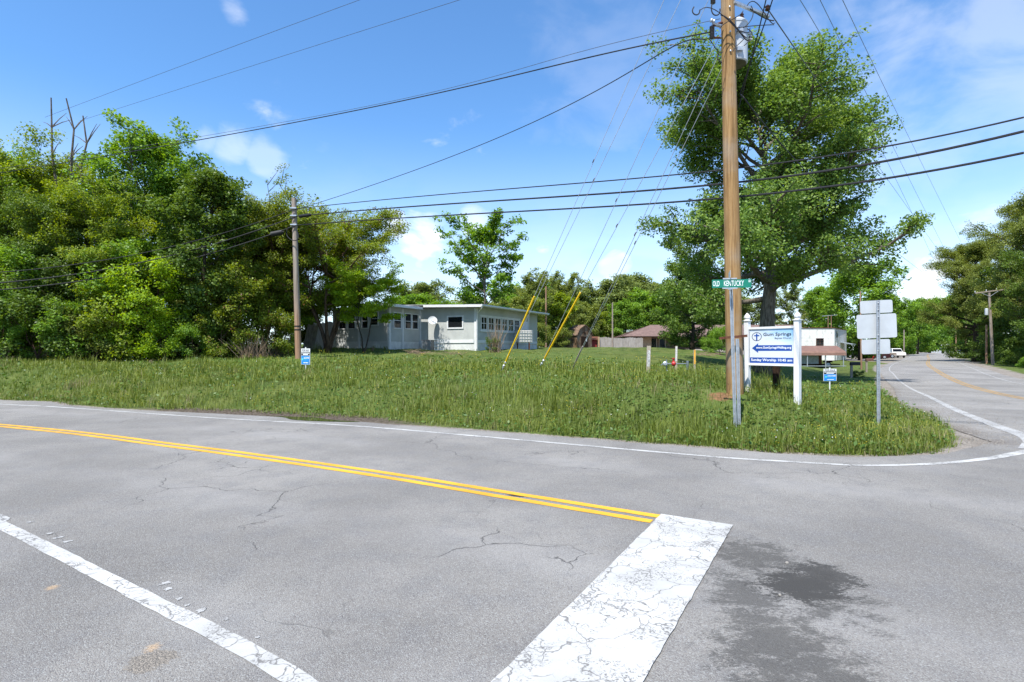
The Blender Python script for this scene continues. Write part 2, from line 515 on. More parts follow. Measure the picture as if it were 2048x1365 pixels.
# cracks
wob = a.n('ShaderNodeVectorMath', operation='ADD'); a.l(av, wob.inputs[0])
nv = a.n('ShaderNodeTexNoise'); nv.inputs['Scale'].default_value = 1.7; nv.inputs['Detail'].default_value = 6
a.l(av, nv.inputs['Vector'])
sc3 = a.n('ShaderNodeVectorMath', operation='SCALE'); sc3.inputs['Scale'].default_value = .7; a.l(nv.outputs['Color'], sc3.inputs[0]); a.l(sc3.outputs[0], wob.inputs[1])
def cracks(scale, w, msk, lo, hi):
    v = a.voro(scale, 'DISTANCE_TO_EDGE', wob.outputs[0]).outputs['Distance']
    return a.math('MULTIPLY', a.rng(v, 0, w, 1, 0), a.rng(a.noise(msk, 3), lo, hi))
ck = a.math('MAXIMUM', cracks(.36, .0035, .4, .45, .56), cracks(1.3, .010, .33, .56, .64))
c = a.mix(a.math('MULTIPLY', ck, .75), c, (.03, .028, .026, 1))
# a damp spill beyond the stop bar, with shapes of its own
def blob(x, y, rx, ry, rot=0.0):
    m = a.n('ShaderNodeMapping'); m.vector_type = 'TEXTURE'
    m.inputs['Location'].default_value = (x, y, 0); m.inputs['Rotation'].default_value = (0, 0, rot); m.inputs['Scale'].default_value = (rx, ry, 100)
    a.l(av, m.inputs[0])
    ln = a.n('ShaderNodeVectorMath', operation='LENGTH'); a.l(m.outputs[0], ln.inputs[0])
    return ln.outputs['Value']
ragn = a.noise(5.5, 8, .72, a.coord('pos', (1, 1.6, 1)), .6)
grit = a.noise(38, 5, .7, a.coord('pos', (1, 1.8, 1)))
def stain(blobs, soft, rough_amt):
    s = None
    for q in blobs:
        d = a.math('SUBTRACT', 1, blob(*q))
        s = d if s is None else a.math('MAXIMUM', s, d)
    s = a.math('ADD', s, a.math('MULTIPLY', a.math('SUBTRACT', ragn, .5), rough_amt))
    s = a.math('ADD', s, a.math('MULTIPLY', a.math('SUBTRACT', grit, .5), 2.2))
    return a.rng(s, 0, soft)
X, Y = flat(1655, 1152); X2, Y2 = flat(1600, 1180); X3, Y3 = flat(1560, 1290); X4, Y4 = flat(1500, 1110)
wet = stain([(X, Y, .22, .25), (X2, Y2 + .03, .30, .26), ((X + X2) / 2 - .05, (Y + Y2) / 2, .3, .25)], .30, 2.2)
damp = stain([(X2, Y2, .45, .55, .3), (X3, Y3, .40, .85, -.2), (X4, Y4, .45, .55, .5), (X3 + .12, Y3 - .35, .3, .5), (flat(1545, 1345)[0], flat(1545, 1345)[1], .36, .5), (flat(1490, 1190)[0], flat(1490, 1190)[1], .3, .5)], .7, 3.2)
c = a.mix(a.math('MULTIPLY', damp, .72), c, (.055, .053, .050, 1))
c = a.mix(a.math('MULTIPLY', wet, .85), c, (.044, .042, .039, 1))
dirt = stain([(9.0, 11.3, .45, 1.8, -.5), (10.9, 14.9, .4, 2.2, -.5), (8.3, 9.75, .7, .45, 0), (15.0, 22.3, .45, 5, -.56)], .9, 2.2)
c = a.mix(a.math('MULTIPLY', dirt, .6), c, (.115, .09, .068, 1))
X, Y = flat(300, 1325); hole = stain([(X, Y, .12, .14)], .3, 2.6)
c = a.mix(a.math('MULTIPLY', hole, .8), c, a.mix(a.rng(fine, .4, .6), (.05, .045, .04, 1), (.32, .28, .23, 1)))
for (qx, qy) in ((1035, 992), (300, 1300), (100, 1178)):
    X, Y = flat(qx, qy)
    if qx == 1035: c = a.mix(stain([(X, Y, .13, .05, -.4)], .3, .8), c, (.04, .033, .028, 1))
    else: c = a.mix(a.math('MULTIPLY', stain([(X, Y + .02, .05, .06)], .8, .8), .5), c, (.50, .33, .17, 1))
a.color(c)
hgt = a.math('ADD', a.math('MULTIPLY', ag.outputs['Distance'], -1.0), a.math('MULTIPLY', ck, -2.0))
a.bump(a.math('ADD', hgt, a.math('MULTIPLY', fine, .8)), .75, .008)
rr = a.mix(a.math('MULTIPLY', wet, .8), (.88, .88, .88, 1), (.78, .78, .78, 1)); a.l(rr, a.b.inputs['Roughness'])
stp = lambda q: .35 if abs(q[0]) < 25 and q[1] < 30 else 6.0
RV, RF = cdt_sheet(PAVE, stp, [(2.0, (-28, 34, -12, 42)), (12, (-90, 340, -30, 420))], 0.0, .02)
road = tag(link('road', npmesh('road', RV, RF), a.m), kind='structure', label='cracked grey tarmac of a rural road junction')

# ---- paint
def paint(name, c1, wear, crk=True):
    k = NT(name, .75, .3)
    f = k.noise(3.2, 6, .65); s = k.noise(70, 4, .7)
    base = k.mix(k.rng(k.noise(1.1, 5, .6), .35, .68), c1, tuple(x * .74 for x in c1[:3]))
    w = k.math('MULTIPLY', k.rng(s, .5, .62), k.rng(f, .62 - wear, .74 - wear))
    if crk:
        vv = k.n('ShaderNodeVectorMath', operation='ADD'); p = k.coord(); k.l(p, vv.inputs[0])
        n = k.n('ShaderNodeTexNoise'); n.inputs['Scale'].default_value = 4; n.inputs['Detail'].default_value = 4; k.l(p, n.inputs['Vector'])
        q = k.n('ShaderNodeVectorMath', operation='SCALE'); q.inputs['Scale'].default_value = .35; k.l(n.outputs['Color'], q.inputs[0]); k.l(q.outputs[0], vv.inputs[1])
        for scl, wd, ms, lo in ((1.9, .013, .9, .38), (6.5, .042, 1.3, .48), (17, .10, 1.6, .55)):
            d = k.voro(scl, 'DISTANCE_TO_EDGE', vv.outputs[0]).outputs['Distance']
            w = k.math('MAXIMUM', w, k.math('MULTIPLY', k.rng(d, 0, wd, 1, 0), k.rng(k.noise(ms, 4), lo, lo + .06)))
    k.color(k.mix(k.math('MULTIPLY', w, .9), base, (.11, .105, .10, 1)))
    k.bump(s, .35, .004)
    return k.m
WHITE = paint('road_paint_white', (.44, .44, .425, 1), .17)
WHITE2 = paint('road_paint_white_worn', (.40, .40, .39, 1), .30)
YEL = paint('road_paint_yellow', (.66, .34, .03, 1), .02, False)
YEL2 = paint('road_paint_yellow_worn', (.33, .215, .085, 1), .12, False)
def smooth_line(P, step):
    P = [np.array(p, float) for p in P]; out = []
    for i in range(len(P) - 1):
        p0, p1, p2, p3 = P[max(i - 1, 0)], P[i], P[i + 1], P[min(i + 2, len(P) - 1)]
        k = max(1, int(np.linalg.norm(p2 - p1) / step))
        for j in range(k):
            t = j / k
            out.append(.5 * ((2 * p1) + (-p0 + p2) * t + (2 * p0 - 5 * p1 + 4 * p2 - p3) * t * t + (-p0 + 3 * p1 - 3 * p2 + p3) * t ** 3))
    out.append(P[-1]); return np.array(out)
def stripe(name, P, width, m, label, off=0.0, jit=.0025, step=.12, sm=True, dz=.004):
    P = smooth_line(P, step) if sm else np.array(P, float)
    T = np.gradient(P, axis=0); T /= np.linalg.norm(T, axis=1)[:, None]; N = np.stack([-T[:, 1], T[:, 0]], 1)
    wv = width / 2 if np.isscalar(width) else np.interp(np.linspace(0, 1, len(P)), *zip(*width)) / 2
    wv = np.atleast_1d(wv)[:, None]
    A = P + N * (off + wv) + rng.normal(0, jit, P.shape); B = P + N * (off - wv) + rng.normal(0, jit, P.shape)
    V = np.concatenate([A, B]); n = len(P)
    V = np.concatenate([V, (roadz(V[:, 0], V[:, 1]) + dz)[:, None]], 1)
    i = np.arange(n - 1)
    o = link(name, npmesh(name, V, np.stack([i, i + n, i + n + 1, i + 1], 1)), m, road)
    o['label'] = label
    return o
yl = [(-90, 41.8), (-25, 17.3)] + [flat(*p) for p in [(0, 851.5), (350, 892), (700, 940), (1010, 990), (1320, 1040)]]
stripe('yellow_line', yl, .105, YEL, 'far stripe of the double yellow centre line', off=.095)
stripe('yellow_line', yl[:-1] + [flat(1309, 1038.5)], .105, YEL, 'near stripe of the double yellow centre line', off=-.095)
wl = [(-90, 45.2), (-30, 21.7)] + [flat(*p) for p in [(0, 809), (120, 815), (420, 836), (700, 852), (1000, 877), (1400, 912), (1560, 923), (1700, 931)]]
stripe('edge_line', wl, .105, WHITE, 'thin white line along the foot of the grass bank', )
stripe('edge_line', [flat(*p) for p in [(1706, 931.5), (1800, 931), (1900, 926), (1980, 917), (2046, 905), (2110, 893)]], [(0, .09), (.4, .12), (1, .2)], WHITE, 'white line bending round the grassy corner')
stripe('edge_line', [flat(2060, 899)] + [(9.35, 10.1)] + KLW, [(0, .30), (.025, .18), (.06, .075), (1, .065)], WHITE2, 'worn white line on the left of the road going away', step=.4)
stripe('edge_line', KRW, .07, WHITE2, 'worn white line on the right of the road going away', step=.5)
mid_ = []
for (ax, ay), (bx, by) in zip(KLW[2:], [(18.6, 16)] + KRW[2:]):
    pass
KM = [(13.2, 9), (16.7, 18.2), (20.2, 24.7), (25.2, 32.3), (31.7, 41.7), (46.8, 63), (73.7, 99), (105.5, 142), (131.5, 174), (203, 260)]
stripe('yellow_line', KM, .12, YEL2, 'faded left stripe of the centre line on the road going away', off=.11, step=.5)
stripe('yellow_line', KM, .12, YEL2, 'faded right stripe of the centre line on the road going away', off=-.11, step=.5)
nl = [(-90, 38.3), (-30, 15.9), (-11, 8.3)] + [flat(*p) for p in [(-60, 1018), (0, 1049), (90, 1094), (180, 1140), (290, 1197), (430, 1268), (600, 1364)]] + [(-.35, 2.1)]
stripe('edge_line', nl, .115, WHITE, 'white line across the lower left corner, chipped and cracked')
bar = [flat(985, 1365), flat(1285, 1365)]
bl0, br0 = np.array(flat(985, 1365)), np.array(flat(1287, 1365)); bl1, br1 = np.array(flat(1323, 1030)), np.array(flat(1466, 1052))
ext = lambda q0, q1, t: q0 + (q1 - q0) * t
L_, R_ = [ext(bl0, bl1, t) for t in np.linspace(-.55, 1, 60)], [ext(br0, br1, t) for t in np.linspace(-.55, 1, 60)]
L_ = np.array(L_) + rng.normal(0, .002, (60, 2)); R_ = np.array(R_) + rng.normal(0, .0016, (60, 2))
V = np.concatenate([L_, R_]); V = np.concatenate([V, np.full((120, 1), .009)], 1); i = np.arange(59)
o = link('stop_bar', npmesh('stop_bar', V, np.stack([i, i + 60, i + 61, i + 1], 1)), WHITE, road); o['label'] = 'broad white stop bar with fine cracks'
# leftover flecks of an older line
for (qx, qy, s) in ((330, 1168, .07), (338, 1178, .05), (360, 1198, .04), (405, 1222, .06), (375, 1212, .03), (100, 1068, .07), (118, 1076, .06), (135, 1084, .05), (60, 1045, .05), (452, 1240, .03), (515, 1275, .025)):
    X, Y = flat(qx, qy); fl = MB(); n = 13
    fl.add([(X + s * random.uniform(.25, 1.1) * math.cos(t) * .7, Y + s * random.uniform(.2, .9) * math.sin(t), .004) for t in [2 * math.pi * j / n for j in range(n)]], [tuple(range(n))])
    fl.build('paint_fleck', WHITE2, road)
# puddle
pd = NT('puddle_water', .06, .5); pd.color((.035, .036, .02, 1))
X, Y = flat(610, 838)
n = 26; mb = MB(); mb.add([(X + (1.25 * math.cos(t) + .25 * math.cos(3 * t + 1)), Y - .42 * X * 0 + .2 * math.sin(t) - .43 * (1.25 * math.cos(t)) + .05 * math.sin(2 * t), .006) for t in [2 * math.pi * j / n for j in range(n)]], [tuple(range(n))])
po = mb.build('puddle', pd.m); tag(po, 'shallow muddy puddle at the edge of the tarmac', kind='structure')
# ------------------------------------------------------------------ vegetation
def leafmat(name, dark, mid, light, tr=.32, rough=.5, odd=None):
    k = NT(name, rough, .35)
    r = k.attr('rnd')
    rp = k.n('ShaderNodeValToRGB'); e = rp.color_ramp.elements
    e[0].position = .0; e[0].color = (*dark, 1); e[1].position = 1; e[1].color = (*light, 1)
    m = e.new(.5); m.color = (*mid, 1)
    if odd:
        q = e.new(.90); q.color = (*light, 1); e[-1].color = (*odd, 1)
    k.l(r, rp.inputs[0])
    k.l(rp.outputs[0], k.b.inputs['Base Color'])
    t = k.n('ShaderNodeBsdfTranslucent')
    hs = k.n('ShaderNodeHueSaturation'); hs.inputs['Saturation'].default_value = 1.1; hs.inputs['Value'].default_value = 1.35; hs.inputs['Hue'].default_value = .485
    k.l(rp.outputs[0], hs.inputs['Color']); k.l(hs.outputs[0], t.inputs['Color'])
    mx = k.n('ShaderNodeMixShader'); mx.inputs[0].default_value = tr
    k.l(k.b.outputs[0], mx.inputs[1]); k.l(t.outputs[0], mx.inputs[2])
    k.l(mx.outputs[0], k.t.nodes['Material Output'].inputs[0])
    return k.m
LEAF = {
 'maple': leafmat('leaf_maple', (0.071, 0.137, 0.022), (0.134, 0.229, 0.037), (0.226, 0.323, 0.067), .42, .5),
 'yellowgreen': leafmat('leaf_yellow_green', (0.104, 0.165, 0.015), (0.195, 0.275, 0.024), (0.305, 0.384, 0.041), .44),
 'fresh': leafmat('leaf_fresh_green', (0.076, 0.159, 0.017), (0.144, 0.268, 0.027), (0.226, 0.372, 0.044), .44),
 'lime': leafmat('leaf_lime', (0.140, 0.244, 0.012), (0.244, 0.384, 0.017), (0.354, 0.488, 0.030), .46),
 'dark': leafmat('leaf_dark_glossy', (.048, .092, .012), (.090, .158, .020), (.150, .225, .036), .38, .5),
 'olive': leafmat('leaf_olive', (0.098, 0.134, 0.022), (0.171, 0.217, 0.037), (0.256, 0.299, 0.063), .40),
 'bronze': leafmat('leaf_bronze', (0.098, 0.140, 0.015), (0.177, 0.238, 0.022), (0.275, 0.348, 0.037), .44, .5, odd=(0.207, 0.110, 0.049)),
 'far': leafmat('leaf_far', (0.100, 0.140, 0.032), (0.159, 0.210, 0.046), (0.220, 0.271, 0.071), .34),
}
def barkmat(name, c1, c2):
    k = NT(name, .95, .1)
    v = k.coord('obj', (1, 1, .16))
    f = k.noise(16, 6, .7, v); h = k.noise(2, 3)
    k.color(k.mix(k.rng(f, .35, .65), c1, k.mix(k.rng(h, .4, .6), c2, tuple(x * .75 for x in c2))))
    k.bump(f, .9, .05)
    return k.m
BARK = {'grey': barkmat('bark_grey', (.07, .058, .046), (.21, .185, .155)), 'brown': barkmat('bark_brown', (.05, .032, .022), (.17, .115, .08)), 'dark': barkmat('bark_dark', (.03, .024, .019), (.085, .068, .052))}

PROF = {
 'round': lambda t: math.sqrt(max(0.02, 1 - (2 * t - 1) ** 2 * .92)),
 'oak': lambda t: (.80 + .2 * math.sin(t * 9)) * math.sqrt(max(.03, 1 - max(0, t - .35) ** 2 / .43)),
 'full': lambda t: (.88 + .12 * math.sin(t * 13 + 1)) * (1.08 if t < .25 else 1 if t < .66 else max(.3, 1 - (t - .66) * 1.8)),
 'cone': lambda t: (1 - t) ** .75 * .95 + .08,
 'column': lambda t: (.62 + .4 * math.sin(min(1, t * 1.15) * math.pi)) * (1 if t < .75 else max(.1, 1 - (t - .75) / .27)),
 'spread': lambda t: .55 + .5 * math.sin(min(1, .25 + t * .62) * math.pi) if t < .95 else .4,
 'vase': lambda t: .35 + .75 * t if t < .75 else .9 - (t - .75) * 2.2,
 'bush': lambda t: math.sqrt(max(.05, 1 - t * t * .95)),
}
def tree_data(seed, H, Rr, cb, prof, nl, nsub, nleaf, ls, cr, tr, lean=(0, 0), forks=1, up=(12, 62), flat_=.65, skirt=0.0, trunk_to=.80, sq=(1, 1)):
    """trunk tubes (MB) and leaf arrays for one tree with its base at the origin"""
    g = np.random.default_rng(seed); rd = random.Random(seed)
    wood = MB(); clumps = []
    pf = PROF[prof]
    axes = []
    for k in range(forks):
        a = 2 * math.pi * k / max(forks, 1) + rd.uniform(0, 1)
        sp = 0 if forks == 1 else rd.uniform(.18, .34) * Rr
        pts = []; n = 9; wx = wy = 0
        for i in range(n):
            t = i / (n - 1)
            wx += rd.gauss(0, .012 * H) * (i > 0); wy += rd.gauss(0, .012 * H) * (i > 0)
            o = sp * min(1, t * 2.0) ** 1.3
            pts.append(Vector((lean[0] * t + wx * .6 + math.cos(a) * o, lean[1] * t + wy * .6 + math.sin(a) * o, t * H * trunk_to)))
        rad = [tr * (1.35 if i == 0 else 1) * (1 - .92 * (i / (n - 1)) ** .9) / (1 if forks == 1 else forks ** .45) + .008 for i in range(n)]
        wood.tube(pts, rad, 9 if tr > .12 else 6)
        axes.append(pts)
    def on_axis(p, t):
        f = min(.999, t) * (len(p) - 1); i = int(f)
        return p[i].lerp(p[i + 1], f - i)
    for i in range(nl):
        u = (i + .5) / nl
        t = cb + (1 - cb) * .80 * u ** .92
        ax = axes[i % forks]
        base = on_axis(ax, max(.04, t - .10 * (1 - u)) / trunk_to)
        az = i * 2.39996 + rd.uniform(-.4, .4)
        L = Rr * pf(u) * rd.uniform(.72, 1.12)
        el = R(up[0] + (up[1] - up[0]) * u + rd.uniform(-10, 10))
        L *= min(1.45, 1 / max(.5, math.cos(el)))
        hd = Vector((math.cos(az) * sq[0], math.sin(az) * sq[1], 0))
        d = (hd * math.cos(el) + Vector((0, 0, 1)) * math.sin(el))
        pts = [base]; q = base.copy(); m = 5
        for j in range(m):
            dd = d + Vector((rd.gauss(0, .16), rd.gauss(0, .16), rd.gauss(0, .12) + (.10 * j if u < .6 else 0) - skirt * j * .12))
            q = q + dd.normalized() * (L / m); pts.append(q.copy())
        br = max(.012, tr * .42 * (1 - .75 * u) * (L / max(Rr, .1)) ** .5)
        wood.tube(pts, [br * (1 - .85 * j / m) + .004 for j in range(m + 1)], 5, False)
        for s in range(nsub):
            fr = .28 + .72 * (s + rd.random()) / nsub
            b0 = pts[int(min(.999, fr) * m)].lerp(pts[int(min(.999, fr) * m) + 1], (min(.999, fr) * m) % 1)
            sl = L * rd.uniform(.20, .42) * (1.2 - .55 * fr) + .15
            ang = rd.choice((-1, 1)) * rd.uniform(.4, 1.25)
            h2 = Vector((hd.x * math.cos(ang) - hd.y * math.sin(ang), hd.x * math.sin(ang) + hd.y * math.cos(ang), 0))
            d2 = (h2 + Vector((0, 0, rd.uniform(-.25, .85) - skirt))).normalized()
            p1 = b0 + d2 * sl * .55 + Vector((0, 0, rd.gauss(0, .06))); p2 = b0 + d2 * sl
            wood.tube([b0, p1, p2], [br * .35 + .004, br * .2 + .004, .003], 4, False)
            for w in (.35, .7, 1.0):
                clumps.append(tuple(b0.lerp(p2, w)))
        clumps.append(tuple(pts[-1]))
    C = np.array(clumps)
    k = g.integers(0, len(C), nleaf)
    size = g.uniform(.35, 1.5, len(C)); wgt = size ** 2 * (g.random(len(C)) > .12) + .02; k = g.choice(len(C), nleaf, p=wgt / wgt.sum())
    dv = g.normal(0, 1, (nleaf, 3)); dv /= np.linalg.norm(dv, axis=1)[:, None]
    Pn = C[k] + dv * (g.random(nleaf) ** .42 * cr * size[k])[:, None] * np.array([1, 1, flat_])
    Pn[:, 2] = np.maximum(Pn[:, 2], .03 * H)
    out = Pn - np.array([0, 0, H * (cb + .35 * (1 - cb))]); out /= np.linalg.norm(out, axis=1)[:, None] + 1e-6
    N = g.normal(0, .62, (nleaf, 3)) + out * .5 + np.array([0, 0, .62]); N /= np.linalg.norm(N, axis=1)[:, None]
    A = np.cross(N, g.normal(0, 1, (nleaf, 3))); A /= np.linalg.norm(A, axis=1)[:, None]; B = np.cross(N, A)
    S = ls * g.uniform(.6, 1.35, nleaf)[:, None]
    v0 = Pn - A * S * .55; v1 = Pn + B * S * .36 + N * S * .10; v2 = Pn + A * S * .55 - N * S * .08; v3 = Pn - B * S * .36 + N * S * .10
    V = np.stack([v0, v1, v2, v3], 1).reshape(-1, 3)
    cl = g.normal(0, .16, len(C))
    rn = np.clip(g.beta(2.2, 2.2, nleaf) + cl[k], 0, 1)
    i = np.arange(nleaf) * 4
    Fc = np.stack([i, i + 1, i + 2, i + 3], 1)
    return wood, V, Fc, np.repeat(rn, 4)
TREE = {}
def tree_kind(key, *a, **k):
    wood, V, Fc, rn = tree_data(*a, **k)
    wm = bpy.data.meshes.new('trunk'); wm.from_pydata(wood.v, [], wood.f); wm.polygons.foreach_set('use_smooth', [True] * len(wm.polygons))
    cm = npmesh('crown', V, Fc, {'rnd': rn})
    TREE[key] = (wm, cm, float(V[:, 2].max() * .975))
def tree(key, x, y, leaf, bark, label, h=None, rot=None, wide=1.0, name='tree', cat='tree', group=None, sink=.05):
    wm, cm, H0 = TREE[key]
    s = 1.0 if h is None else h / H0
    root = thing(name, (x, y, gz(x, y) - sink), label, cat, group)
    rz = random.uniform(0, 6.28) if rot is None else rot
    for nm, me, m in (('trunk', wm, BARK[bark]), ('crown', cm, LEAF[leaf])):
        o = bpy.data.objects.new(nm if cat == 'tree' or nm == 'crown' else 'stem', me); col.objects.link(o)
        if cat != 'tree' and nm == 'crown': o.name = 'foliage'
        if not me.materials: me.materials.append(m)
        o.material_slots[0].link = 'OBJECT'; o.material_slots[0].material = m
        o.parent = root; o.rotation_euler = (0, 0, rz); o.scale = (s * wide, s * wide, s)
    return root
def at(pxx, Y): return (pxx - 1024) / F * Y
def th(x, Y, top):          # height of something whose top shows at photo row `top`
    return EYE + (HZ - top) / F * Y - gz(x, Y)

tree_kind('big', 11, 17.5, 5.6, .33, 'full', 48, 13, 175000, .128, .60, .46, (.1, .3), 1, (-2, 62), .75)
tree_kind('broad', 21, 11, 3.9, .16, 'round', 32, 11, 62000, .115, .50, .16, (.3, 0), 1, (8, 62), .7)
tree_kind('broad2', 22, 11, 3.4, .12, 'oak', 34, 11, 60000, .115, .46, .15, (-.3, 0), 1, (10, 60), .7)
tree_kind('airy', 23, 12, 2.6, .30, 'column', 30, 9, 26000, .13, .40, .15, (.2, .1), 1, (25, 70), .7)
tree_kind('pear', 24, 10, 1.9, .10, 'column', 40, 9, 42000, .11, .36, .12, (0, 0), 1, (25, 72), .7)
tree_kind('redbud', 25, 9, 4.3, .44, 'round', 36, 12, 98000, .11, .53, .26, (.2, 0), 5, (2, 52), .6)
tree_kind('small', 26, 5.5, 2.4, .50, 'spread', 20, 11, 26000, .11, .40, .085, (.3, 0), 2, (-2, 40), .36)
tree_kind('open', 27, 14, 4.3, .28, 'round', 26, 9, 16000, .27, .55, .24, (.1, 0), 2, (14, 62), .6)
tree_kind('far', 28, 12, 4.6, .10, 'round', 26, 9, 20000, .30, .85, .2, (.2, 0), 1, (8, 60), .75)
tree_kind('far2', 29, 13, 4.0, .14, 'full', 26, 9, 20000, .30, .85, .2, (-.2, 0), 1, (12, 62), .7)
tree_kind('bush', 30, 2.2, 1.5, .05, 'bush', 12, 6, 8000, .095, .32, .03, (0, 0), 4, (15, 70), .8)
tree_kind('bush2', 31, 2.6, 1.3, .05, 'bush', 12, 6, 8000, .09, .30, .03, (0, 0), 3, (20, 75), .8)
tree_kind('young', 33, 6.0, 1.8, .06, 'column', 26, 8, 22000, .105, .36, .06, (.1, 0), 2, (15, 68), .65)
tree_kind('dim', 32, 11.5, 4.2, .08, 'oak', 32, 10, 42000, .16, .5, .2, (0, 0), 1, (0, 60), .65)

# the wood at the left
W = 'trees of the wood at the left'
def T(key, p, Y, top, leaf, bark, label, wide=1.0, rot=None, **k):
    x = at(p, Y)
    if Y < 40 and key not in ('bush', 'bush2', 'young'): top = top + (HZ - top) * .10      # near crowns lean towards the eye
    return tree(key, x, Y, leaf, bark, label, h=th(x, Y, top), wide=wide, rot=rot, **k)
T('broad', 40, 29, 235, 'yellowgreen', 'grey', 'yellow-green tree at the far left edge, under the bare snags', .95, group=W)
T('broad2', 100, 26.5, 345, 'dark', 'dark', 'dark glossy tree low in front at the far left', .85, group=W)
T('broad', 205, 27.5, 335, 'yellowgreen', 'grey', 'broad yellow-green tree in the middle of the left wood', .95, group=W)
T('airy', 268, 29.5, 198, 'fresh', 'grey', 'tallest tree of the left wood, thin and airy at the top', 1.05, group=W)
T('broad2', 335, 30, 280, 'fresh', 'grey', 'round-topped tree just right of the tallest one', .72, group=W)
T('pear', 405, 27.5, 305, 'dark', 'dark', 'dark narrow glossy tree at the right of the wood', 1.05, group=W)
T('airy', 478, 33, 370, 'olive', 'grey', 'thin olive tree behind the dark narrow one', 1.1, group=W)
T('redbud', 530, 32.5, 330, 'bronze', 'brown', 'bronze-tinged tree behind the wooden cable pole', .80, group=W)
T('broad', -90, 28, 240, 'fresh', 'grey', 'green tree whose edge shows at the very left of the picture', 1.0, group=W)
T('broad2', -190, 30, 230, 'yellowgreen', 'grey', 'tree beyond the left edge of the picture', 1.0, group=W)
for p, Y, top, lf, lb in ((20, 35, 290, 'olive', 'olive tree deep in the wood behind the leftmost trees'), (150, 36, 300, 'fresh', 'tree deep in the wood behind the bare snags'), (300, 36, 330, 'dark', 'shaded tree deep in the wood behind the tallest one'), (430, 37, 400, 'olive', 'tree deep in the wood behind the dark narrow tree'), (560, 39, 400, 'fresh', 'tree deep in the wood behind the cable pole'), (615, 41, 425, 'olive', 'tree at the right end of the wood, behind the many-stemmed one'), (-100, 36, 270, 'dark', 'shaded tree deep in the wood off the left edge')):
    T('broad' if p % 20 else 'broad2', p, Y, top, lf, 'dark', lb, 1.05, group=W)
B = 'bushes along the foot of the wood'
for i, (p, Y, top, lf, w, lb) in enumerate((
    (15, 24.5, 600, 'fresh', 1.0, 'green bush at the left edge above the bank'), (75, 24.8, 575, 'dark', 1.0, 'dark bush below the dark glossy tree'), (130, 25, 590, 'fresh', 1.0, 'fresh green bush left of the wood edge middle'),
    (185, 25.2, 615, 'olive', 1.0, 'olive bush low at the wood edge'), (225, 25.6, 560, 'yellowgreen', .9, 'yellow-green bush below the broad yellow-green tree'), (300, 26, 505, 'lime', .62, 'bright lime-green young tree glowing in the wood'),
    (330, 25.8, 610, 'lime', .9, 'lime bush at the foot of the bright young tree'), (385, 26.3, 640, 'fresh', 1.0, 'low bush at the foot of the dark narrow tree'), (440, 27, 600, 'bronze', .9, 'bush left of the dry vine thicket'),
    (545, 28.6, 610, 'bronze', .9, 'bush just left of the cable pole'), (575, 29, 640, 'yellowgreen', .8, 'low bush touching the cable pole'), (-60, 25, 570, 'fresh', 1.1, 'bush beyond the left edge of the picture'),
    (45, 26, 480, 'fresh', .7, 'tall bush between the leftmost trees'), (165, 26.3, 500, 'dark', .7, 'tall dark bush in the wood edge'), (255, 26.8, 470, 'fresh', .7, 'tall bush left of the bright lime tree'), (470, 28, 520, 'bronze', .7, 'tall bronze bush above the dry vine thicket'))):
    tall_ = top < 530
    T('young' if tall_ else 'bush' if i % 2 else 'bush2', p, Y, top, lf, 'brown', lb, 1.0 if tall_ else w, name='bush', cat='bush', group=B)
# bare snags
for p, Y, top, base, lb in ((100, 28.5, 195, 330, 'left bare grey snag sticking out of the wood'), (140, 28.8, 200, 330, 'middle bare grey snag sticking out of the wood'), (165, 28.8, 232, 340, 'right short bare snag sticking out of the wood')):
    x = at(p, Y); h = th(x, Y, top); mb = MB(); rd = random.Random(p)
    z0 = gz(x, Y); pts = [Vector((x + .3, Y, z0))]
    for i in range(1, 10): pts.append(Vector((x + .3 * (1 - i / 9) + rd.gauss(0, .08), Y + rd.gauss(0, .08), z0 + h * i / 9)))
    mb.tube(pts, [.13 * (1 - .085 * i) for i in range(10)], 6)
    brs = []
    for j in range(7):
        i = rd.randint(5, 8); b = pts[i]; d = Vector((rd.choice((-1, 1)) * rd.uniform(.4, 1), rd.uniform(-.4, .4), rd.uniform(.4, 1.2))).normalized() * rd.uniform(.5, 1.3)
        brs.append(MB().tube([b, b + d * .5 + Vector((0, 0, .05)), b + d], [.03, .02, .008], 4))
    r_ = thing('dead_tree', (x, Y, z0), lb, 'dead tree', 'bare snags above the wood')
    mb.build('trunk', BARK['grey'], r_, True); [q_.build('branch', BARK['grey'], r_) for q_ in brs]
# trees by the house
x = at(655, 33.5); tree('redbud', x, 33.5, 'bronze', 'brown', 'many-stemmed bronze-tinged tree shading the left end of the grey house', h=th(x, 33.5, 385), rot=2.1, wide=1.16)
x = at(728, 32.2); tree('small', x, 32.2, 'lime', 'dark', 'small lime-leaved tree with a forked dark stem before the house windows', h=th(x, 32.2, 520), rot=.3, wide=.95)
T('open', 968, 62, 428, 'fresh', 'grey', 'open airy green tree standing behind the grey house', .98, rot=1.0)
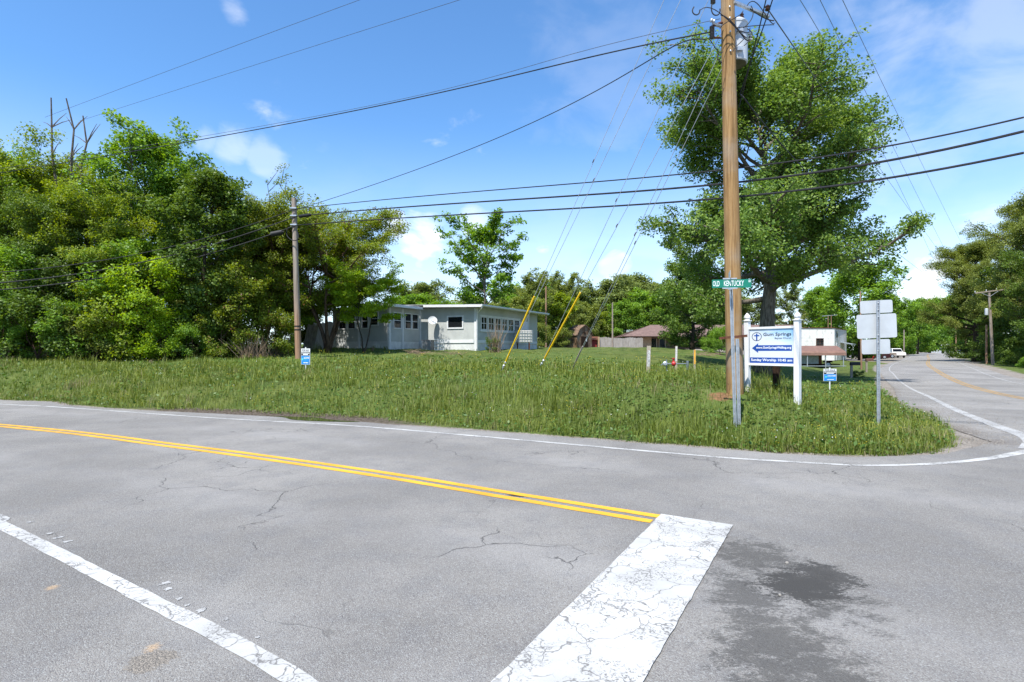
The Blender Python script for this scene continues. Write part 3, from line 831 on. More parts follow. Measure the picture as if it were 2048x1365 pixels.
# far trees behind the farm yard
G = 'far trees behind the farm yard'
for i, (k, p, Y, top, lf, w, lb) in enumerate((
    ('far', 880, 75, 600, 'fresh', 1.1, 'green tree behind the roof of the grey house, left part'), ('far2', 930, 80, 610, 'far', 1.2, 'low tree behind the roof of the grey house'), ('open', 1075, 84, 540, 'olive', .9, 'half-bare olive tree behind the left yellow guy guard'),
    ('far', 1040, 78, 590, 'olive', 1.0, 'low olive tree at the right end of the grey house'), ('open', 1130, 92, 545, 'olive', .85, 'half-bare olive tree left of the right yellow guy guard'), ('far2', 1105, 88, 585, 'yellowgreen', 1.0, 'yellow-green tree behind the barn shed'),
    ('far', 1165, 108, 600, 'olive', .9, 'olive tree behind the right yellow guy guard'), ('far', 1215, 125, 556, 'far', 1.05, 'round olive tree above the wooden fence'), ('far2', 1275, 140, 546, 'far', 1.0, 'tall far tree right of the round olive one'), ('far', 1295, 120, 578, 'fresh', 1.0, 'green tree behind the left end of the brown-roofed house'),
    ('far2', 1340, 125, 565, 'far', 1.0, 'far tree hidden mostly by the dark shade tree'), ('far', 1420, 130, 560, 'fresh', 1.0, 'far tree behind the thick wooden pole'), ('far2', 1190, 112, 620, 'yellowgreen', .9, 'yellow-green tree low behind the wooden fence'),
    ('open', 1580, 120, 570, 'far', .75, 'thin airy tree behind the two white sign posts'), ('far', 1500, 125, 590, 'far', 1.0, 'far tree behind the trunk of the great maple'), ('far', 820, 85, 585, 'fresh', 1.2, 'tree behind the lime-leaved tree and the house'),
    ('far2', 1150, 118, 572, 'far', 1.1, 'green tree behind the gambrel shed roof'), ('far', 1055, 105, 585, 'fresh', 1.1, 'green tree closing the gap right of the house roof'), ('far', 1250, 112, 600, 'fresh', .9, 'green tree over the blue-grey shed roof'), ('far2', 1090, 120, 575, 'far', 1.1, 'far tree between the two half-bare ones'), ('far', 990, 95, 610, 'fresh', 1.1, 'tree low behind the open airy one'))):
    T(k, p, Y, top, lf, 'dark', lb, w * (1.0 if k == 'open' else 1.25), group=G)
for i, p in enumerate(range(840, 1470, 58)):
    T(('far', 'far2')[i % 2], p, 138 + 9 * (i % 3), 562 + 14 * ((i * 7) % 4), ('far', 'fresh', 'olive')[i % 3], 'dark', ['tree of the far wooded band, above the wing roof of the grey house', 'tree of the far wooded band, left of the open airy tree', 'tree of the far wooded band, low behind the open airy tree', 'tree of the far wooded band, behind the open airy tree at its right', 'tree of the far wooded band, above the white propped board', 'tree of the far wooded band, just left of the pale pole', 'tree of the far wooded band, between pale pole and gambrel shed', 'tree of the far wooded band, above the tall board fence', 'tree of the far wooded band, above the porch of the ranch house', 'tree of the far wooded band, behind the dark shade tree', 'tree of the far wooded band, left of the thick pole'][i % 11], 1.45, group='far wooded band')
T('bush', 1230, 122, 632, 'lime', 'brown', 'bright lime-green shrub above the fence and blue roof', .95, name='bush', cat='bush')
# the great maple and its neighbours
x = at(1528, 28); tree('big', x, 28, 'maple', 'grey', 'great maple towering behind the thick pole and church sign', h=th(x, 28, 98), rot=2.6, wide=1.06)
T('dim', 1384, 46, 425, 'dark', 'dark', 'dark shade tree left of the thick pole before the brown-roofed house', .84, rot=.9)
T('far', 1720, 82, 520, 'fresh', 'dark', 'broad green tree behind the white block building', 1.05, rot=.5)
T('far2', 1655, 98, 570, 'fresh', 'dark', 'green tree behind the left part of the block building', .9)
T('far', 1640, 110, 600, 'olive', 'dark', 'low tree left of the white block building', 1.0)
T('far2', 1770, 118, 585, 'fresh', 'dark', 'tree above the parked pickup truck', 1.0)
# along the road going away
G = 'trees along the road going away'
for i, (k, p, Y, top, lf, w, lb) in enumerate((
    ('far', 1808, 130, 598, 'fresh', .9, 'first tree left of the road going away'), ('far2', 1835, 150, 596, 'fresh', .9, 'second tree left of the road going away'), ('far', 1860, 185, 605, 'fresh', 1.0, 'third tree left of the road, near its crest'), ('far2', 1885, 215, 590, 'fresh', 1.1, 'tree that closes the view at the crest of the road'),
    ('far', 1915, 235, 612, 'far', 1.3, 'far tree beyond the white house at the crest'), ('far2', 1960, 230, 600, 'far', 1.3, 'far tree behind the wooded right verge'), ('far', 1790, 205, 620, 'far', 1.4, 'distant tree beyond the parked vehicles'), ('far2', 1900, 262, 612, 'fresh', 1.7, 'distant tree just left of the far pole at the crest'), ('far', 1940, 268, 608, 'fresh', 1.8, 'distant tree right of the far pole at the crest'), ('far2', 1860, 262, 608, 'far', 1.7, 'distant tree closing the left of the crest'))):
    T(k, p, Y, top, lf, 'dark', lb, w, group=G)
G = 'trees on the right verge'
for i, (k, x, Y, top, lf, w, lb) in enumerate((
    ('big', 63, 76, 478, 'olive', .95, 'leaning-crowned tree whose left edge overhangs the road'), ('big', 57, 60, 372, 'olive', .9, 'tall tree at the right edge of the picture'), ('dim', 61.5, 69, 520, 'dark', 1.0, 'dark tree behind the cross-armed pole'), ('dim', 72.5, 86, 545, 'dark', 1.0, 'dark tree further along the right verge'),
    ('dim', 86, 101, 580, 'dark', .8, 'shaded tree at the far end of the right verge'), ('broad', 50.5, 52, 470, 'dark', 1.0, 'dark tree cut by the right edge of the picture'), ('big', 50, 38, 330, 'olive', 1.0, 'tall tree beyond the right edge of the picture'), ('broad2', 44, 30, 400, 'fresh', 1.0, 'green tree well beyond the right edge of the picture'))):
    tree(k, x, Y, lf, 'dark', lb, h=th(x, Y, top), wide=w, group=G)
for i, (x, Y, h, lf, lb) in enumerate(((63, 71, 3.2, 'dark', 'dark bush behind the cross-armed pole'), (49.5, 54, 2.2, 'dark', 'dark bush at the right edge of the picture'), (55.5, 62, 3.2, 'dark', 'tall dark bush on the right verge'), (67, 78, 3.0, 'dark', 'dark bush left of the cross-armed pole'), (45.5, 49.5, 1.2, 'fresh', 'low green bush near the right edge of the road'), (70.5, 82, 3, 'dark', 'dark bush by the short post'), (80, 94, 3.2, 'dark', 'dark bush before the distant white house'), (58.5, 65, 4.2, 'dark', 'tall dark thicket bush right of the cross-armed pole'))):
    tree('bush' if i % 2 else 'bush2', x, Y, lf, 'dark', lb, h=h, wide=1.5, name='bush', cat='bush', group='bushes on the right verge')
# garden shrubs
T('bush2', 1440, 40, 648, 'fresh', 'brown', 'feathery green sumac shrub left of the thick pole', 1.0, name='bush', cat='bush')
T('bush', 1415, 42, 672, 'fresh', 'brown', 'low shrub beside the sumac', 1.0, name='bush', cat='bush')
T('bush', 985, 36.6, 672, 'dark', 'brown', 'dark green shrub round the bare twigs at the house side', .95, name='bush', cat='bush')
T('bush2', 1075, 52, 640, 'olive', 'brown', 'olive shrub right of the white tank', 1.1, name='bush', cat='bush')
T('bush', 1120, 82, 655, 'olive', 'brown', 'olive shrub left of the barn shed', 1.3, name='bush', cat='bush')
T('bush', 1715, 32.5, 739, 'dark', 'brown', 'little shrub under the nearer mailbox', 1.8, name='bush', cat='bush')

# dry thickets
STRAW = mat('dry_stem', (.26, .19, .13), .9, .1, var=.35, scale=8)
def thicket(p, Y, w, h, n, label, name='dry_thicket', fan=.35):
    x = at(p, Y); z = gz(x, Y); rd = random.Random(int(p)); mb = MB()
    for i in range(n):
        b = Vector((x + rd.gauss(0, w * .3), Y + rd.gauss(0, w * .25), z - .03)); L = h * rd.uniform(.45, 1.05)
        d = Vector((rd.gauss(0, fan), rd.gauss(0, fan), 1)).normalized(); s = Vector((rd.gauss(0, .25), rd.gauss(0, .25), 0)) * L
        mb.tube([b, b + d * L * .5 + s * .3, b + d * L + s * .6 - Vector((0, 0, .1 * L))], [.012, .009, .004], 3, False)
    return solo(mb, name, STRAW, label, 'shrub', origin=(x, Y, z))
thicket(505, 27.3, 1.2, 1.4, 120, 'dry brown vine thicket at the right end of the wood')
thicket(540, 28.5, 1.0, .9, 45, 'smaller dry thicket left of the cable pole')
thicket(992, 36.4, .6, 2.4, 60, 'bare upright twigs against the side of the house', fan=.16)
thicket(745, 35, .0, .6, 14, 'dry weed stalks under the small lime-leaved tree')
def brush(p, y, Y, w, n, label):
    x = at(p, Y); z = gz(x, Y); rd = random.Random(int(p)); mb = MB()
    for i in range(n):
        a_ = rd.uniform(-.5, .5) + (math.pi if rd.random() < .5 else 0); L = rd.uniform(.4, 1.2)
        c_ = Vector((x + rd.gauss(0, w * .4), Y + rd.gauss(0, .4), z + rd.uniform(.03, .25)))
        d = Vector((math.cos(a_), math.sin(a_), rd.uniform(-.25, .45))) * L * .5
        mb.tube([c_ - d, c_ + Vector((0, 0, rd.gauss(0, .05))), c_ + d], [.012, .010, .004], 4, False)
    solo(mb, 'brush_pile', STRAW, label, 'brush pile', origin=(x, Y, z))
brush(835, 706, 32, .8, 20, 'heap of dead grey branches in the grass before the house')
brush(905, 708, 32, .8, 16, 'second low heap of dead branches right of the first one')
brush(1415, 702, 38, 1.4, 40, 'grey brush heap at the foot of the dark shade tree')
# ------------------------------------------------------------------ grass
GRM = leafmat('grass_blade', (.055, .085, .011), (.125, .168, .020), (.225, .260, .042), .30, .55)
STRAWG = leafmat('grass_straw', (.16, .13, .06), (.26, .22, .11), (.36, .31, .17), .25, .7)
FLW = mat('flower_yellow', (.62, .48, .04), .6, .2)
FLWW = mat('flower_white', (.75, .75, .70), .6, .2)
def wave(x, y, s, k):
    return (np.sin(x * s + k) * np.sin(y * s * 1.3 + k * 2.1) + np.sin((x + y) * s * 1.9 + k * .7) * .6 + np.sin((x * .7 - y) * s * 3.3 + k) * .35) / 1.95
def scatter(n, y0, y1, side=1.12, left=-1.0, right=1.0):
    iy = rng.uniform(1 / y1, 1 / y0, n); Y = 1 / iy
    X = rng.uniform(left * .94 * side, right * .94 * side, n) * Y
    return X, Y
def field(X, Y, edge=.0):
    P = np.stack([X, Y], 1)
    g = np.maximum(polydist(P, GRASS), polydist(P, VERGE) - .1)
    ragged = .03 + .12 * wave(X, Y, 2.7, 1) + .12 * rng.random(len(X))
    mudd = .75 * np.exp(-((X + 6.0) / 4.6) ** 2) * (Y < 19)
    return g - ragged - edge - mudd * (.55 + .45 * wave(X, Y, 1.6, 6))
def blades(name, n, y0, y1, hgt, wid, label, bend=.5, seg2=True, tall=0.0, side=1.12, shift=0.0, clump=0.0, only=None, mt=None):
    X, Y = scatter(n, y0, y1, side)
    if clump:
        m = n // 24; cx, cy = scatter(m, y0, y1, side); k = rng.integers(0, m, n); r_ = np.abs(rng.normal(0, clump, n)); t_ = rng.uniform(0, 6.28, n)
        X, Y = cx[k] + r_ * np.cos(t_), cy[k] + r_ * np.sin(t_)
    keep = field(X, Y) > 0
    red_ = ((X - 4.35) ** 2 + (Y - 11.45) ** 2 < .45 ** 2) & (rng.random(n) < .85)
    keep &= ~red_
    for bx_, by_, br_ in ((2.05, 9.95, .35), (-13.2, 17.3, .5), (-6.9, 16.2, .5), (5.6, 9.75, .35)):
        keep &= ~(((X - bx_) ** 2 + (Y - by_) ** 2 < br_ ** 2) & (rng.random(n) < .6))
    if only is not None: keep &= only(X, Y)
    X, Y = X[keep], Y[keep]; n = len(X)
    Z = tz(X, Y) - .01
    patch = wave(X, Y, .55, 3) * .5 + wave(X, Y, 1.9, 5) * .5
    # mown farther up, rank on the bank
    mown = 1 - .62 * sstep(19, 30, Y) * sstep(-12, -6, X) + .0 * X
    mown = np.where((X > 6.5) & (Y > 15), mown * .55, mown)
    H = hgt * rng.uniform(.45, 1.25, n) * (1 + .7 * patch) * mown * (1 + tall * (rng.random(n) < .08))
    edge_d = field(X, Y); H *= .6 + .4 * sstep(0, .4, edge_d)
    Wd = wid * np.maximum(1, Y / 12) * rng.uniform(.6, 1.3, n)
    az = rng.uniform(0, 6.28, n); dx, dy = np.cos(az), np.sin(az)
    fx, fy = -dy, dx
    bn = bend * rng.uniform(.2, 1.2, n) * H
    b0 = np.stack([X - dx * Wd / 2, Y - dy * Wd / 2, Z], 1); b1 = np.stack([X + dx * Wd / 2, Y + dy * Wd / 2, Z], 1)
    tip = np.stack([X + fx * bn, Y + fy * bn, Z + H * (1 - .25 * bend)], 1)
    cr = np.clip(.5 + .36 * patch + rng.normal(0, .26, n) + shift, 0, 1)
    if seg2:
        m0 = np.stack([X - dx * Wd * .4 + fx * bn * .3, Y - dy * Wd * .4 + fy * bn * .3, Z + H * .6], 1); m1 = np.stack([X + dx * Wd * .4 + fx * bn * .3, Y + dy * Wd * .4 + fy * bn * .3, Z + H * .6], 1)
        V = np.stack([b0, b1, m1, m0, tip], 1).reshape(-1, 3); i = np.arange(n) * 5
        Fc = np.concatenate([np.stack([i, i + 1, i + 2], 1), np.stack([i, i + 2, i + 3], 1), np.stack([i + 3, i + 2, i + 4], 1)]); rp = 5
    else:
        V = np.stack([b0, b1, tip], 1).reshape(-1, 3); i = np.arange(n) * 3; Fc = np.stack([i, i + 1, i + 2], 1); rp = 3
    o = link(name, npmesh(name, V, Fc, {'rnd': np.repeat(cr, rp)}), mt or GRM)
    return tag(o, label, kind='stuff')
blades('grass', 190000, 7.5, 24, .20, .0075, 'rank green grass covering the roadside bank', .85, True, .5)
blades('lawn_grass', 150000, 17, 85, .15, .011, 'shorter grass of the yard towards the houses', .4, False, shift=.10)
blades('tall_grass', 52000, 7.8, 40, .40, .008, 'tufts of taller grass on the bank', .5, True, .3, shift=.05, clump=.2, only=lambda X, Y: wave(X, Y, .8, 9) > .05)
blades('straw_grass', 9000, 7.8, 30, .26, .006, 'dry straw-coloured stalks among the green grass', .6, True, .2, clump=.22, mt=STRAWG)
# broad-leaved weeds
n = 42000
X, Y = scatter(n, 7.6, 30); k = (field(X, Y) > .02) & (wave(X, Y, 1.1, 4) > -.35); X, Y = X[k], Y[k]; n = len(X)
Zw = tz(X, Y) + np.abs(rng.normal(.07, .06, n)) * (1 - .5 * sstep(16, 24, Y))
Nn = rng.normal(0, .5, (n, 3)) + [0, -.1, .9]; Nn /= np.linalg.norm(Nn, axis=1)[:, None]
A_ = np.cross(Nn, rng.normal(0, 1, (n, 3))); A_ /= np.linalg.norm(A_, axis=1)[:, None]; B_ = np.cross(Nn, A_)
S_ = (.030 * np.maximum(1, Y / 13) * rng.uniform(.6, 1.7, n))[:, None]; Pw = np.stack([X, Y, Zw], 1)
V = np.stack([Pw - A_ * S_, Pw + B_ * S_ * .6, Pw + A_ * S_, Pw - B_ * S_ * .6], 1).reshape(-1, 3); i = np.arange(n) * 4
WEED = leafmat('weed_leaf', (.035, .085, .014), (.075, .145, .022), (.14, .21, .04), .3)
tag(link('weeds', npmesh('weeds', V, np.stack([i, i + 1, i + 2, i + 3], 1), {'rnd': np.repeat(np.clip(rng.normal(.5, .22, n), 0, 1), 4)}), WEED), 'low broad-leaved weeds among the grass', kind='stuff')
# tiny flowers
for nm, mt, n, lab, s, sel in (('buttercups', FLW, 5200, 'tiny yellow flowers dotted over the bank', .0085, lambda X, Y: wave(X, Y, .7, 2) > -.05), ('clover_flowers', FLWW, 1100, 'tiny white flowers in the grass', .010, lambda X, Y: (wave(X, Y, .6, 8) > .3))):
    X, Y = scatter(n, 8.2, 32); k = (field(X, Y) > .2) & sel(X, Y); X, Y = X[k], Y[k]; n = len(X)
    Zf = tz(X, Y) + rng.uniform(.10, .24, n); S = s * np.maximum(1, Y / 13) * rng.uniform(.7, 1.4, n); P0 = np.stack([X, Y, Zf], 1)
    o6 = np.array([[1, 0, 0], [0, 1, 0], [-1, 0, 0], [0, -1, 0], [0, 0, .7], [0, 0, -.7]])
    V = (P0[:, None] + o6[None] * S[:, None, None]).reshape(-1, 3); i = np.arange(n) * 6
    Fc = np.concatenate([np.stack([i + a_, i + b_, i + c_], 1) for a_, b_, c_ in ((0, 1, 4), (1, 2, 4), (2, 3, 4), (3, 0, 4), (1, 0, 5), (2, 1, 5), (3, 2, 5), (0, 3, 5))])
    tag(link(nm, npmesh(nm, V, Fc), mt), lab, kind='stuff')
# loose gravel on the shoulder
n = 2600
t_ = rng.random(n); base = np.array(GR_R[:7] + [(19.5, 28.5)]); ii = rng.integers(0, len(base) - 1, n)
Pg = base[ii] + (base[ii + 1] - base[ii]) * t_[:, None] + np.stack([np.abs(rng.normal(0, .9, n)), rng.normal(0, .3, n)], 1)
d_ = polydist(Pg, GRASS); Pg = Pg[d_ < 0]; n = len(Pg)
Zg = np.maximum(tz(Pg[:, 0], Pg[:, 1]), np.where(polydist(Pg, PAVE) > 0, 0, -9)); S = rng.uniform(.006, .022, n)
V = (np.stack([Pg[:, 0], Pg[:, 1], Zg], 1)[:, None] + o6[None] * S[:, None, None] * rng.uniform(.6, 1.3, (n, 6, 1))).reshape(-1, 3); i = np.arange(n) * 6
Fc = np.concatenate([np.stack([i + a_, i + b_, i + c_], 1) for a_, b_, c_ in ((0, 1, 4), (1, 2, 4), (2, 3, 4), (3, 0, 4), (1, 0, 5), (2, 1, 5), (3, 2, 5), (0, 3, 5))])
tag(link('gravel', npmesh('gravel', V, Fc), mat('gravel_stone', (.20, .185, .165), .9, .1, var=.4, scale=40)), 'loose gravel on the shoulder at the corner', kind='stuff')
# ------------------------------------------------------------------ materials of built things
def woodpole(name, c1, c2):
    k = NT(name, .85, .15)
    f = k.noise(26, 6, .65, k.coord('pos', (1, 1, .035))); s = k.noise(5, 4, .6, k.coord('pos', (1, 1, .25))); kn = k.noise(7, 3, .5, k.coord('pos', (1, 1, .6)))
    c = k.mix(k.rng(f, .35, .68), c1, c2); c = k.mix(k.rng(s, .45, .75, 0, .5), c, tuple(x * .55 for x in c1[:3])); c = k.mix(k.rng(kn, .70, .76, 0, .8), c, (.05, .03, .02, 1))
    ck_ = k.noise(48, 3, .5, k.coord('pos', (1, 1, .012))); c = k.mix(k.rng(ck_, .60, .66, 0, .75), c, tuple(x * .3 for x in c1[:3]))
    gy_ = k.noise(1.1, 4, .6); c = k.mix(k.rng(gy_, .45, .7, 0, .45), c, (.30, .26, .21, 1))
    k.color(c).bump(f, .5, .01); return k.m
POLE_NEW = woodpole('pole_wood_tan', (.22, .125, .050, 1), (.36, .23, .105, 1))
POLE_OLD = woodpole('pole_wood_grey', (.19, .15, .12, 1), (.34, .295, .25, 1))
POLE_RED = woodpole('pole_wood_brown', (.22, .12, .07, 1), (.36, .22, .14, 1))
VINYL = mat('white_vinyl', (.66, .66, .65), .4, .4, var=.05, scale=2)
GALV = mat('galvanised_steel', (.42, .45, .48), .42, .5, .55, var=.14, scale=14)
ALU = mat('sign_back_aluminium', (.47, .49, .50), .45, .5, .15, var=.06, scale=3)
DARKWOOD = mat('dark_wood', (.030, .018, .012), .9, .1, var=.4, scale=20)
RUST = mat('rusty_steel', (.11, .045, .026), .85, .2, .1, var=.4, scale=18)
BLACK = mat('black_rubber', (.014, .014, .015), .6, .3)
BLACKW = mat('cable_jacket', (.020, .020, .022), .65, .3)
WIRE = mat('bare_conductor', (.10, .10, .105), .5, .4, .5)
GREEN = mat('sign_green', (.004, .16, .105), .4, .4, var=.05)
LETW = mat('lettering_white', (.82, .83, .83), .45, .3, var=.03)
NAVY = mat('print_navy', (.012, .065, .30), .4, .4, var=.04)
INK = mat('print_ink', (.035, .05, .085), .5, .3, var=.05)
BLKP = mat('print_black', (.012, .012, .014), .5, .3)
SKYB = mat('print_blue', (.016, .215, .60), .4, .4, var=.05)
TEAL = mat('print_teal', (.08, .52, .50), .4, .4)
YGUARD = mat('yellow_plastic', (.78, .48, .012), .45, .4, var=.06)
PORC = mat('brown_porcelain', (.05, .02, .014), .2, .6)
TRANS = mat('transformer_paint', (.46, .49, .52), .35, .5, var=.05)
def cat_curve(pts, n=24):
    """smooth 3-D curve through three or more points"""
    P = [np.array(tuple(p), float) for p in pts]
    t = np.linspace(0, 1, len(P)); deg = min(len(P) - 1, 3); tt = np.linspace(0, 1, n)
    c = [np.polyfit(t, [p[k] for p in P], deg) for k in range(3)]
    return [Vector((np.polyval(c[0], q), np.polyval(c[1], q), np.polyval(c[2], q))) for q in tt]

# ------------------------------------------------------------------ the thick utility pole
bp = px(1470, 782, 11.7)
zb = gz(bp.x, bp.y)
pole = thing('utility_pole', (bp.x, bp.y, zb), 'thick tan wooden utility pole with a pale transformer, in front of the great maple', 'utility pole')
ptop = px(1449, -330, 11.7)
PX = lambda z: Vector((bp.x + (ptop.x - bp.x) * (z - zb) / (ptop.z - zb), bp.y, z))       # axis of the leaning pole
PR = lambda z: .172 - .052 * (z - zb) / (ptop.z - zb)
zs = list(np.linspace(zb - .4, ptop.z, 14))
MB().tube([PX(z) for z in zs], [PR(z) for z in zs], 24).build('shaft', POLE_NEW, pole, True)
Zp = lambda y: EYE - (y - HZ) / F * 11.7
# crossarm above the picture
MB().boxf(PX(Zp(-300)) + Vector((-1.1, .15, -.05)), (2.2, .55, 0), (-.025, .1, 0), (0, 0, .11)).build('crossarm', POLE_OLD, pole)
for s in (-.95, .05, .45, .95):
    b = PX(Zp(-300)) + Vector((s, .2 + s * .25, .06)); MB().lathe(b, [(.02, 0), (.05, .03), (.03, .06), (.06, .09), (.04, .13)], 10).build('insulator', PORC, pole, True)
# transformer can behind the pole
tcn = px(1469, 130, 12.12); th_ = .86
tr = MB().lathe((tcn.x, tcn.y, tcn.z), [(.245, 0), (.265, .02), (.265, th_ - .06), (.275, th_ - .05), (.275, th_ - .01), (.22, th_ + .05), (.05, th_ + .08)], 28).build('transformer', TRANS, pole, True)
for dx in (-.12, .14):
    MB().lathe((tcn.x + dx, tcn.y - .05, tcn.z + th_ + .04), [(.03, 0), (.05, .03), (.03, .06), (.05, .09), (.03, .12), (.045, .15), (.015, .2)], 10).build('bushing', PORC, tr, True)
MB().lathe((tcn.x, tcn.y, tcn.z - .012), [(.235, 0), (.24, .01)], 28).build('base', mat('transformer_base', (.09, .085, .06), .7, .2), tr) if True else None
MB().boxf((tcn.x - .06, tcn.y - .32, tcn.z + .55), (.12, 0, 0), (0, .1, 0), (0, 0, .08)).boxf((tcn.x - .06, tcn.y - .32, tcn.z + .15), (.12, 0, 0), (0, .1, 0), (0, 0, .08)).build('mounting_bracket', GALV, tr)
for z_ in (.52, .45, .38):
    MB().lathe((tcn.x + .25, tcn.y - .1, tcn.z + z_ + .1), [(.03, 0), (.03, .05), (.015, .09)], 8, (1, -.4, 0)).build('terminal', GALV, tr, True)
# fused cutout and arrester on the left of the pole
def cutout(x0, y0, Y, hh):
    c = px(x0, y0, Y); m = MB(); prof = []
    for i in range(9): prof += [(.035, i * hh / 9), (.052, i * hh / 9 + hh / 18)]
    return m.lathe(c, prof + [(.03, hh)], 12)
cutout(1424, 78, 11.5, .26).build('fuse_cutout', mat('cutout_grey', (.05, .05, .055), .4, .4), pole, True)
cutout(1426, 8, 11.5, .26).build('fuse_cutout', MAT['cutout_grey'], pole, True)
MB().tube([px(1424, 76, 11.5), px(1440, 76, 11.6)], .022, 8).tube([px(1426, 52, 11.5), px(1444, 46, 11.6)], .03, 8).build('cutout_bracket', RUST, pole)
MB().tube([px(1425, 48, 11.5), px(1443, 53, 11.55)], .035, 8).lathe(px(1429, 44, 11.48), [(.02, 0), (.045, .02), (.03, .05), (.045, .08), (.02, .1)], 10, (-1, -.2, .3)).build('dead_end_clamp', GALV, pole)
for y_ in (23, 45, 72, 110):
    c = PX(Zp(y_)) + Vector((-.02, -PR(Zp(y_)), 0)); MB().lathe(c, [(.018, -.01), (.018, .03), (.01, .035)], 8, (0, -1, 0)).build('bolt', GALV, pole, True)
MB().boxf(PX(Zp(12)) + Vector((.1, -.14, -.02)), (.95, .5, 0), (-.03, .06, 0), (0, 0, .05)).build('stand_off_bracket', GALV, pole)
MB().lathe(px(1535, 17, 11.9), [(.02, -.06), (.06, -.03), (.035, 0), (.06, .03), (.02, .07)], 10).build('insulator', PORC, pole, True)
MB().boxf(px(1440, 679.5, 11.45), (.52, -.10, .05), (0, .05, 0), (0, 0, .05)).build('steel_strap', RUST, pole)
loops = [[(1441, 30), (1470, 52), (1490, 78), (1500, 72)], [(1412, 80), (1422, 83), (1434, 101), (1446, 104)], [(1400, 20), (1420, 18), (1440, 22), (1458, 50), (1482, 62), (1494, 78)], [(1424, 8), (1426, 28), (1436, 30), (1440, 18)],
         [(1502, 12), (1506, 30), (1498, 46), (1486, 56)], [(1494, 12), (1515, 8), (1535, 36), (1550, 46)], [(1500, 18), (1528, 36), (1548, 42)], [(1470, 56), (1492, 54), (1508, 52), (1548, 50)], [(1494, 58), (1504, 68), (1500, 80), (1488, 92)],
         [(1388, 14), (1386, 26), (1394, 30), (1400, 20)], [(1490, 76), (1478, 88), (1470, 96), (1466, 104)], [(1440, 58), (1452, 46), (1474, 34), (1486, 22)], [(1437, 108), (1436, 118), (1444, 126)], [(1472, 70), (1480, 62), (1493, 66), (1500, 56)]]
for i, L in enumerate(loops):
    pts = [px(x_, y_, 11.44 - .03 * (i % 3)) for x_, y_ in L]
    MB().tube(cat_curve(pts, 14), .009 if i % 3 else .013, 5).build('jumper_wire', BLACKW, pole)

# guy wires
anch = [px(1003, 744, 17.5), px(1078, 740, 17.3), px(1140, 747, 17.2)]
for i, (a_, y_) in enumerate(((0, -259), (0, -169), (1, -60), (1, 60), (2, 90), (2, 130))):
    A = anch[a_].copy(); A.z = gz(A.x, A.y); Ea = PX(Zp(y_)) + Vector((-.1, .05, 0))
    lb = ['guy wire with the left yellow guard', 'bare guy wire beside the left yellow guard', 'bare guy wire beside the right yellow guard', 'guy wire with the right yellow guard', 'guy wire inside the leaning grey wooden guard', 'bare guy wire beside the leaning grey wooden guard'][i]
    t = thing('guy_wire', A, lb + ', running up to the thick pole', 'guy wire', 'guy wires of the thick pole')
    D = (Ea - A); U = D.normalized()
    MB().tube([A + Vector((0, 0, .02)), A + D * .5 - Vector((0, 0, .03)), Ea], .0075, 5).build('strand', GALV, t)
    m = MB(); q = A + D * .52
    m.lathe(q, [(.008, -.05), (.016, -.02), (.016, .03), (.008, .06)], 8, U).build('strain_insulator', PORC, t, True)
    if i in (0, 3):
        L0, L1 = (.30, 2.72) if i == 0 else (.42, 2.95)
        MB().tube([A + U * L0, A + U * (L0 + .05), A + U * L1], [.022, .027, .027], 10).build('guard', YGUARD, t, True)
        MB().lathe(A + U * .06, [(.012, 0), (.014, .1), (.04, .12), (.04, .18), (.016, .2), (.016, .26), (.034, .27), (.034, .31), (.01, .33)], 8, U).build('anchor_clamp', GALV, t, True)
    if i == 4:
        MB().tube([A + U * .05, A + U * 1.1], .024, 6).build('guard', POLE_OLD, t)
    if i in (1, 2):
        MB().lathe(A + U * .08, [(.01, 0), (.03, .03), (.03, .09), (.01, .12)], 8, U).build('anchor_clamp', GALV, t, True)

# ------------------------------------------------------------------ cable pole at the left
cpx = px(597, 719, 27); zc = gz(cpx.x, cpx.y)
cpo = thing('cable_pole', (cpx.x, cpx.y, zc), 'slim grey wooden cable pole standing before the bronze-tinged trees', 'utility pole')
cpt = px(588, 397, 27)
CX = lambda z: Vector((cpx.x + (cpt.x - cpx.x) * (z - zc) / (cpt.z - zc), cpx.y, z))
zs = np.linspace(zc - .3, cpt.z, 10)
k = NT('pole_wood_two_tone', .85, .15)
f = k.noise(22, 6, .65, k.coord('pos', (1, 1, .04))); sp_ = k.n('ShaderNodeSeparateXYZ'); k.l(k.coord(), sp_.inputs[0])
k.color(k.mix(k.rng(sp_.outputs[2], zc + 1.2, zc + 3.5), k.mix(k.rng(f, .35, .65), (.22, .125, .075, 1), (.36, .23, .15, 1)), k.mix(k.rng(f, .35, .65), (.19, .15, .12, 1), (.31, .265, .22, 1)))).bump(f, .5, .01)
MB().tube([CX(z) for z in zs], [.15 - .036 * i / 9 for i in range(10)], 18).build('shaft', k.m, cpo, True)
for y_ in (653, 660):
    z_ = EYE + (HZ - y_) / F * 27; MB().tube([CX(z_ - .03), CX(z_ + .03)], .152, 16).build('band', BLACK, cpo, True)
for y_ in (418, 433, 451):
    z_ = EYE + (HZ - y_) / F * 27; MB().boxf(CX(z_) + Vector((-.15, -.18, -.03)), (.3, 0, 0), (0, .1, 0), (0, 0, .06)).build('cable_clamp', GALV, cpo)
MB().tube(cat_curve([px(590, 455, 26.8), px(597, 476, 26.7), px(584, 483, 26.7), px(575, 470, 26.8), px(578, 455, 26.8)], 18), .022, 6).build('cable_loop', BLACKW, cpo)
def zat(y_, Y): return EYE + (HZ - y_) / F * Y
def cable(name, pts, r, label, m=BLACKW, n=40, cat='cable', group='overhead lines'):
    c = cat_curve(pts, n); mb = MB().tube(c, r, 6)
    return solo(mb, name, m, label, cat, group, origin=tuple(c[0]))
